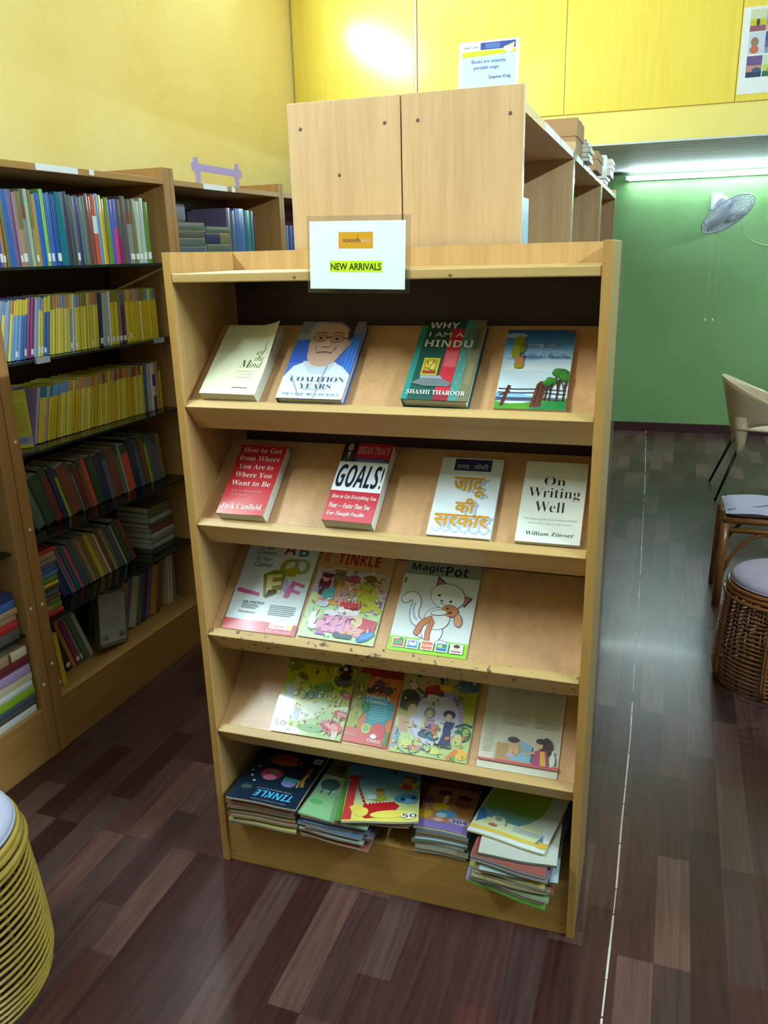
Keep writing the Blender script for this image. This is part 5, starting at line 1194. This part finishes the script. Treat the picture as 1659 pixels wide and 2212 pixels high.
a.rect(0, 0, 1, 1, (56, 56, 58)).rect(0.03, 0.06, 0.97, 0.98, (166, 164, 162)).small(0.2, 0.85, 0.88, 11, (120, 118, 118), 0.008, 0.052).rect(0.1, 0.12, 0.3, 0.2, (110, 108, 110)).rect(0.7, 0.12, 0.9, 0.22, (116, 112, 114)).rect(0.04, 0.0, 0.96, 0.05, (120, 116, 114))
a.build(co)

def stack(items, s0, s1, z, dep, where, group, d=0.15, seed=1):
    """books lying flat, spines to the room; lowest first"""
    rnd = random.Random(seed)
    for k, it in enumerate(items):
        cn, t = it[0], it[1]; b = it[2] if len(it) > 2 else []
        ln = (s1 - s0) * rnd.uniform(0.94, 1.0); off = rnd.uniform(-0.004, 0.004)
        lab = '%s book lying flat, %s up %s' % (WORD.get(cn, cn), ordinal(k + 1), where)
        root = thing('book', lab, 'book', WALLM @ T(s1 - ln + off, dep + rnd.uniform(0, 0.006), z + 0.0004 + t) @ RY(PI / 2), group)
        spine_book(root, t, ln, d, cn, b, 0, gloss=0.5)
        z += t + 0.0006
stack([('red', .014), ('tan', .022, [(0.5, 'olivegreen')]), ('green', .016), ('redbrown', .012), ('slate', .016), ('darkgreen', .016), ('yellow', .012), ('green', .018), ('skyblue', .016), ('blue', .014), ('purple', .012), ('grey', .014), ('tan', .02), ('red', .012)], 0.336, 0.430, 0.438, 0.035, 'in the children\'s stack on the fifth wall shelf', 'stack of children\'s books on the fifth wall shelf', d=0.15, seed=2)
stack([('greywhite', .022), ('grey', .018), ('silver', .022), ('redbrown', .022), ('charcoal', .018), ('silver', .020), ('greygreen', .02), ('olive', .022)], 1.0, 1.15, 0.438, 0.105, 'in the end stack on the fifth wall shelf', 'stack of books at the end of the fifth wall shelf', d=0.16, seed=3)
# the bookcase cut by the frame
stack([('white', .024), ('charcoal', .018), ('slate', .018), ('limegreen', .026), ('white', .020), ('cream', .026), ('lavender', .030), ('maroon', .030), ('tan', .030, [(0.55, 'redbrown'), (0.62, 'cream')])], 0.08, 0.240, 0.180, 0.012, 'from the base board of the edge bookcase', 'stack on the base board of the edge bookcase', d=0.2, seed=4)
stack([('black', .034, [(0.3, 'charcoal')]), ('red', .026), ('tan', .020), ('olive', .020, [(0.5, 'tan')]), ('blue', .026), ('navy', .022)], 0.08, 0.226, 0.438, 0.016, 'on the glass shelf of the edge bookcase', 'stack on the glass shelf of the edge bookcase', d=0.2, seed=5)
stack([('greywhite', .03), ('black', .03), ('silver', .028)], 0.02, 0.178, 0.707, 0.02, 'on the upper glass shelf of the edge bookcase', 'stack on the upper glass shelf of the edge bookcase', d=0.2, seed=6)
# bookcase under the lilac cut-out
stack([('wrap', .030), ('slate', .026), ('wrap', .030), ('charcoal', .028), ('wrap', .028)], 1.236, 1.455, 1.517, 0.035, 'in the taller wrapped stack under the lilac cut-out', 'wrapped books under the lilac cut-out', d=0.22, seed=7)
stack([('slate', .030), ('wrap', .034), ('navy', .044, [(0.6, 'olive')]), ('wrap', .022)], 1.47, 1.645, 1.517, 0.035, 'in the shorter wrapped stack under the lilac cut-out', 'wrapped books under the lilac cut-out', d=0.2, seed=8)
row([('greyviolet', .035), ('slate', .03), ('blue', .082), ('teal', .05), ('teal', .028), ('maroon', .012)], 1.652, 1.89, 1.517, 0.05, 0, 0, 'volume', 'standing upright under the lilac cut-out', 'upright volumes under the lilac cut-out', h=0.19, hv=0.02, d=0.2, sticker=0.0, gloss=0.8, seed=15)
t = thing('wrapped_pack', 'grey plastic-wrapped pack lying on the taller stack under the lilac cut-out', 'package', WALLM @ T(1.25, 0.10, 1.6650))
q = MB(); q.box((0, 0, 0), (0.19, 0.17, 0.07), mat((118, 122, 130), 0.18, 0.12, 30, 0.8)); q.build('wrapping', t, 0.012)
row([('indigo', .03), ('blue', .03), ('indigo', .03), ('deepblue', .03)], 2.08, 2.25, 1.517, 0.03, 0, 0, 'glossy volume', 'in the bookcase sliver beside the tall end panel', 'blue volumes in the bookcase sliver', h=0.15, hv=0.003, d=0.2, sticker=0.0, gloss=0.9, seed=16)

# ================================================================ STOOLS AND CHAIR
CUSH = mat((186, 186, 214), 0.85, 0.10, 9)
CUSH2 = mat((176, 164, 188), 0.85, 0.16, 14)
def drum(label, x, y, cane, stake_m, cushion, outer, turn, pitch=0.0165, hr=0.0040):
    t = thing('wicker_stool', label, 'stool', T(x, y, 0) @ RZ(R(turn)), 'wicker drum stools')
    def rad(z):
        pts = [(0, .202), (.05, .211), (.12, .209), (.22, .202), (.30, .194), (.345, .188), (.40, .18)]
        for (a, ra), (b, rb) in zip(pts[:-1], pts[1:]):
            if a <= z <= b: return ra + (rb - ra) * (z - a) / (b - a)
        return .19
    n = 22
    for k in range(n):
        a = 2 * PI * k / n
        q = MB(); q.tube([((rad(z) - 0.0115) * math.cos(a), (rad(z) - 0.0115) * math.sin(a), z) for z in [0.004 + 0.345 * i / 8 for i in range(9)]], 0.0045, stake_m, 6); q.build('stake', t)
    if outer:
        for k in range(7):
            for da in (-0.022, 0.022):
                a = 2 * PI * (k + 0.35) / 7 + da
                q = MB(); q.tube([((rad(z) + 0.0085) * math.cos(a), (rad(z) + 0.0085) * math.sin(a), z) for z in [0.01 + 0.33 * i / 8 for i in range(9)]], 0.0042, cane, 6); q.build('binding_cane', t)
    z = hr; k = 0
    while z < 0.325:
        q = MB()
        N = 48
        q.tube([((rad(z) + random.uniform(-0.0006, 0.0006)) * math.cos(2 * PI * i / N), (rad(z)) * math.sin(2 * PI * i / N), z + 0.0018 * math.sin(2 * PI * i / N * 3 + k)) for i in range(N)], hr, cane, 7, True)
        q.build('hoop', t); z += pitch; k += 1
    for rr, zz, w in ((0.194, 0.338, 0.0075), (0.186, 0.356, 0.0085), (0.183, 0.372, 0.008)):
        q = MB(); q.ring((0, 0, zz), rr, w, cane, 56, 8); q.build('rim', t)
    q = MB(); q.lathe([(0.001, 0.360), (0.172, 0.360), (0.172, 0.372), (0.001, 0.372)], stake_m, 40, False); q.build('seat_board', t)
    q = MB(); q.lathe([(0.002, 0.373), (0.165, 0.373), (0.176, 0.379), (0.1795, 0.388), (0.177, 0.398), (0.166, 0.407), (0.14, 0.413), (0.09, 0.416), (0.002, 0.417)], cushion, 56); q.build('cushion', t)
    q = MB(); q.ring((0, 0, 0.386), 0.1795, 0.003, cushion, 56, 6); q.build('piping', t)
HONEY = mat((176, 148, 66), 0.32, 0.22, 30, 0.3); BROWN = mat((146, 90, 40), 0.38, 0.28, 30, 0.25)
CORE1 = mat((96, 70, 50), 0.6, 0.25, 30); CORE2 = mat((96, 52, 34), 0.6, 0.25, 30)
drum('honey-coloured wicker drum stool with a pale cushion, in front of the wall bookcases', -0.387, -0.522, HONEY, CORE1, CUSH, False, 0)
drum('brown wicker drum stool with a mauve cushion, standing on the aisle side of the room', 1.492, 1.43, BROWN, CORE2, CUSH2, True, 30)

# square cane stool with a cushion
t = thing('cane_stool', 'square brown cane stool with a lilac cushion behind the brown drum stool', 'stool', (1.50, 2.20, 0))
CANE = mat((134, 84, 42), 0.3, 0.25, 14, 0.4)
hx, hy = 0.17, 0.135
for sx in (-1, 1):
    for sy in (-1, 1):
        q = MB(); q.tube([(sx * hx, sy * hy, 0.002), (sx * hx * 0.985, sy * hy * 0.985, 0.2), (sx * hx * 0.97, sy * hy * 0.97, 0.385)], 0.019, CANE, 12); q.build('leg', t)
for z, r in ((0.395, 0.014), (0.352, 0.012)):
    k = 0.97
    for a, b in (((-hx, -hy), (hx, -hy)), ((hx, -hy), (hx, hy)), ((hx, hy), (-hx, hy)), ((-hx, hy), (-hx, -hy))):
        q = MB(); q.tube([(a[0] * k, a[1] * k, z), (b[0] * k, b[1] * k, z)], r, CANE, 10); q.build('rail', t)
for sy in (-1, 1):
    q = MB(); q.tube([(-hx * 0.95 + 2 * hx * 0.95 * i / 12, sy * hy * 0.96, 0.14 + 0.20 * math.sin(PI * i / 12) ** 0.7) for i in range(13)], 0.009, CANE, 8); q.build('brace', t)
for sx in (-1, 1):
    q = MB(); q.tube([(sx * hx * 0.96, -hy * 0.95 + 2 * hy * 0.95 * i / 12, 0.14 + 0.20 * math.sin(PI * i / 12) ** 0.7) for i in range(13)], 0.009, CANE, 8); q.build('brace', t)
q = MB(); q.box((-hx * 0.96, -hy * 0.96, 0.388), (hx * 0.96, hy * 0.96, 0.402), CANE); q.build('seat', t, 0.003)
q = MB()
nx, ny = 14, 12; LL = mat((196, 196, 226), 0.85, 0.1, 9)
def cz(u, v, s): return 0.428 + s * 0.022 * (max(0, (1 - u ** 6)) * max(0, (1 - v ** 6))) ** 0.4 + (0.003 * math.sin(5 * u + 3 * v) if s > 0 else 0)
for s in (1, -1):
    vs = []; fs = []
    for j in range(ny + 1):
        for i in range(nx + 1):
            u = -1 + 2 * i / nx; v = -1 + 2 * j / ny; vs.append((u * 0.168, v * 0.133, cz(u, v, s) if s > 0 else max(0.4035, cz(u, v, s))))
    for j in range(ny):
        for i in range(nx):
            a = j * (nx + 1) + i; f = (a, a + 1, a + nx + 2, a + nx + 1); fs.append(f if s > 0 else f[::-1])
    q.add(vs, fs, LL, True)
q.build('cushion', t)
q = MB(); q.tube([(-0.16, -0.12, 0.440), (-0.02, -0.08, 0.4535), (0.08, 0.0, 0.455), (0.16, 0.08, 0.446)], 0.0022, mat((120, 110, 150), 0.8), 6); q.build('piping', t)

# moulded plastic armchair
t = thing('plastic_armchair', 'beige moulded plastic armchair with thin dark metal legs by the green wall', 'chair', T(1.70, 3.93, 0) @ RZ(R(0)))
BEI = mat((226, 206, 172), 0.32, 0.04, 20, 0.2); LEG = mat((46, 46, 48), 0.3, 0.1, 30, 0.0, 0.6)
def shell(fn, nu, nv, m, name, th=0.008):
    vs = [fn(i / nu, j / nv) for j in range(nv + 1) for i in range(nu + 1)]
    fs = [(j * (nu + 1) + i, j * (nu + 1) + i + 1, (j + 1) * (nu + 1) + i + 1, (j + 1) * (nu + 1) + i) for j in range(nv) for i in range(nu)]
    q = MB(); q.add(vs, fs, m, True); return q.build(name, t, 0, th)
def back(u, v):
    a = R(-128 + 256 * u) ; c = math.cos(a)                        # 0 = straight back (towards -x)
    top = 0.575 + 0.185 * max(0, (c + 0.62) / 1.62) ** 1.6
    bot = 0.50 - 0.10 * max(0, c) ** 2
    z = bot + (top - bot) * v
    r = 0.225 + 0.055 * (z - 0.45) / 0.3
    return (-(r * c) - 0.02 * v * max(0, c), 1.05 * r * math.sin(a), z)
shell(back, 36, 8, BEI, 'backrest')
def seat(u, v):
    x = -0.20 + 0.43 * u; y = (v - 0.5) * 2
    w = 0.215 - 0.03 * u
    return (x, y * w, 0.415 + 0.03 * y * y + 0.02 * (1 - u) ** 2 - 0.02 * max(0, u - 0.8) / 0.2)
shell(seat, 14, 12, BEI, 'seat', 0.012)
for sy in (-1, 1):
    q = MB(); q.tube([(-0.17, sy * 0.15, 0.52), (-0.175, sy * 0.165, 0.43), (-0.17, sy * 0.17, 0.36), (-0.185, sy * 0.178, 0.30)], [0.05, 0.038, 0.026, 0.016], BEI, 12); q.build('leg_socket', t)
    q = MB(); q.tube([(0.15, sy * 0.20, 0.56), (0.16, sy * 0.19, 0.45), (0.165, sy * 0.18, 0.36)], [0.02, 0.024, 0.02], BEI, 12); q.build('arm_post', t)
for (xa, ya, xb, yb) in ((-0.18, 0.176, -0.30, 0.23), (-0.18, -0.176, -0.29, -0.23), (0.165, 0.178, 0.24, 0.22), (0.165, -0.178, 0.24, -0.22)):
    q = MB(); q.tube([(xa, ya, 0.345), (xb, yb, 0.006)], [0.0105, 0.008], LEG, 10); q.build('leg', t)

# ================================================================ FAN ON THE GREEN WALL
FANW = mat((186, 190, 206), 0.4, 0.05, 20); FANG = mat((196, 200, 216), 0.4, 0.08, 20)
t = thing('wall_fan', 'pale grey caged wall fan turned downwards on the green wall', 'fan', (1.36, 5.786, 1.86))
vz = (Vector((1.0005, -1.5472, 1.5274)) - Vector((1.433, 5.50, 1.752))).normalized(); vx = (Vector(_r[0]) - vz * Vector(_r[0]).dot(vz)).normalized(); vy = vz.cross(vx)
axis = (vx * 0.53 - vy * 0.73 + vz * 0.43).normalized()              # the fan head is turned down and aside
ctr = Vector((1.433, 5.50, 1.752)) - Vector((1.36, 5.786, 1.86))
zq = axis.to_track_quat('Z', 'Y').to_matrix().to_4x4()
HM = Matrix.Translation(ctr) @ zq @ Matrix.Scale(0.9, 4)
q = MB(); q.box((-0.04, -0.03, -0.06), (0.04, -0.0005, 0.06), FANW); q.tube([(0, -0.03, 0), (0, -0.14, 0.01), tuple(HM @ Vector((0, 0, -0.14)))], 0.016, FANW, 10); q.build('wall_bracket', t)
q = MB(); q.M = HM @ T(0, 0, -0.165); q.lathe([(0.02, 0), (0.055, 0.01), (0.068, 0.05), (0.066, 0.10), (0.05, 0.125), (0.02, 0.13)], FANW, 28); q.build('motor_housing', t)
cage = MB(); cage.M = HM
for k in range(13):
    rr = 0.03 + 0.2 * k / 12
    cage.ring((0, 0, 0.055 - 0.05 * (rr / 0.23) ** 2.4), rr, 0.0034 if k < 12 else 0.005, FANG, 48, 5)
    if k % 2 == 0: cage.ring((0, 0, -0.045 + 0.04 * (rr / 0.23) ** 2.4), rr, 0.0024, FANG, 48, 5)
for k in range(56):
    a = 2 * PI * k / 56
    for s in (1, -1):
        cage.tube([(rr * math.cos(a), rr * math.sin(a), s * (0.055 if s > 0 else 0.045) - s * (0.05 if s > 0 else 0.04) * (rr / 0.23) ** 2.4) for rr in (0.03, 0.09, 0.15, 0.2, 0.23)], 0.0013, FANG, 5)
cage.lathe([(0.002, 0.056), (0.04, 0.056), (0.042, 0.058), (0.04, 0.061), (0.002, 0.063)], FANW, 24)
cage.build('cage', t)
q = MB(); q.M = HM; q.lathe([(0.002, -0.02), (0.035, -0.02), (0.035, 0.02), (0.02, 0.03), (0.002, 0.031)], FANW, 24); q.build('hub', t)
for k in range(3):
    q = MB(); q.M = HM @ RZ(2 * PI * k / 3)
    vs = []; fs = []
    for j in range(7):
        r_ = 0.033 + 0.16 * j / 6; w = 0.06 + 0.07 * math.sin(PI * (0.2 + 0.7 * j / 6))
        for i in range(6):
            s = (i / 5 - 0.5); vs.append((r_, s * w, s * 0.035 + 0.004 * math.cos(PI * s)))
    for j in range(6):
        for i in range(5):
            a = j * 6 + i; fs.append((a, a + 1, a + 7, a + 6))
    q.add(vs, fs, mat((214, 218, 230), 0.3), True); q.build('blade', t, 0, 0.002)
CORD = mat((206, 214, 196), 0.6)
for dx in (-0.016, 0.038):
    q = MB(); q.tube([tuple(HM @ Vector((0.0, -0.03, -0.12))), (dx, -0.285, -0.22), (dx, -0.286, -0.88)], 0.0014, CORD, 6); c = q.build('pull_cord', t)
    q = MB(); q.M = T(dx, -0.286, -0.905); q.lathe([(0.002, 0), (0.006, 0.003), (0.006, 0.012), (0.003, 0.024), (0.001, 0.026)], mat((226, 230, 220), 0.4), 12); q.build('cord_end', c)
pts = [Vector((0.02, -0.27, -0.10)), Vector((0.16, -0.25, -0.16)), Vector((0.22, -0.10, -0.24)), Vector((0.30, -0.012, -0.31)), Vector((0.42, -0.006, -0.345)), Vector((0.6, -0.006, -0.34))]
sm = []
for i in range(len(pts) - 1):
    p0, p1, p2, p3 = pts[max(0, i - 1)], pts[i], pts[i + 1], pts[min(len(pts) - 1, i + 2)]
    for k in range(6):
        u = k / 6; sm.append(0.5 * ((2 * p1) + (-p0 + p2) * u + (2 * p0 - 5 * p1 + 4 * p2 - p3) * u * u + (-p0 + 3 * p1 - 3 * p2 + p3) * u ** 3))
sm.append(pts[-1])
q = MB(); q.tube([tuple(p) for p in sm], 0.002, CORD, 6); q.build('power_cable', t)

# ================================================================ PHOTO POSTER ON THE YELLOW PANELS
t = thing('photo_poster', 'white poster with a grid of colour photographs on the yellow panels', 'poster', T(1.317, 3.8375, 2.325) @ RX(PI / 2))
pw, ph = 0.44, 0.425
pc = MB().box((0, 0, 0.0002), (pw, ph, 0.0012), mat((240, 244, 244), 0.4)).build('paper_sheet', t)
a = Art(pw, ph, 0.0012, 0.35, 0.2)
cols = [0.08 + 0.19 * i for i in range(5)]; rws = [0.19, 0.46, 0.72]
def cell(i, j, fn):
    u, v = cols[i], rws[j]; fn(u, v, 0.18, 0.25)
def sunset(c0, c1, c2):
    return lambda u, v, w, h: a.rect(u, v + h * 0.55, u + w, v + h, c0, 2, 1).rect(u, v + h * 0.25, u + w, v + h * 0.56, c1, 2, 1).rect(u, v, u + w, v + h * 0.26, c2, 2, 1)
def face(bg, c):
    return lambda u, v, w, h: a.rect(u, v, u + w, v + h, bg, 2, 1).ell(u + w * 0.4, v + h * 0.55, w * 0.25, w * 0.3, c).ell(u + w * 0.4, v + h * 0.2, w * 0.3, w * 0.25, (206, 110, 80))
G = [[sunset((110, 84, 140), (196, 140, 130), (44, 54, 100)), sunset((206, 226, 196), (190, 214, 90), (40, 110, 80)), sunset((206, 96, 90), (226, 130, 90), (90, 96, 60)), sunset((90, 120, 180), (206, 190, 150), (60, 90, 70)), sunset((60, 60, 110), (196, 120, 90), (40, 40, 70))],
     [face((206, 216, 232), (160, 120, 96)), sunset((70, 78, 150), (96, 100, 170), (150, 156, 196)), face((216, 222, 236), (190, 200, 220)), sunset((90, 150, 200), (150, 190, 210), (80, 140, 90)), face((190, 160, 120), (120, 90, 70))],
     [sunset((214, 220, 190), (206, 200, 60), (150, 90, 110)), sunset((44, 48, 86), (206, 110, 90), (226, 176, 80)), sunset((216, 230, 236), (120, 150, 140), (90, 100, 90)), sunset((206, 150, 80), (120, 70, 60), (50, 40, 50)), sunset((120, 180, 220), (206, 226, 236), (90, 130, 80))]]
for j in range(3):
    for i in range(5): cell(i, j, G[j][i])
a.ell(cols[0] + 0.09, rws[2] + 0.1, 0.02, 0.04, (90, 60, 50)).ell(cols[1] + 0.1, rws[0] + 0.08, 0.05, 0.04, (190, 150, 90)).ell(cols[0] + 0.12, rws[0] + 0.08, 0.05, 0.03, (60, 90, 130)).ell(cols[2] + 0.06, rws[0] + 0.05, 0.05, 0.05, (150, 140, 70)).ell(cols[1] + 0.09, rws[2] + 0.09, 0.05, 0.04, (232, 190, 110))
a.build(pc)
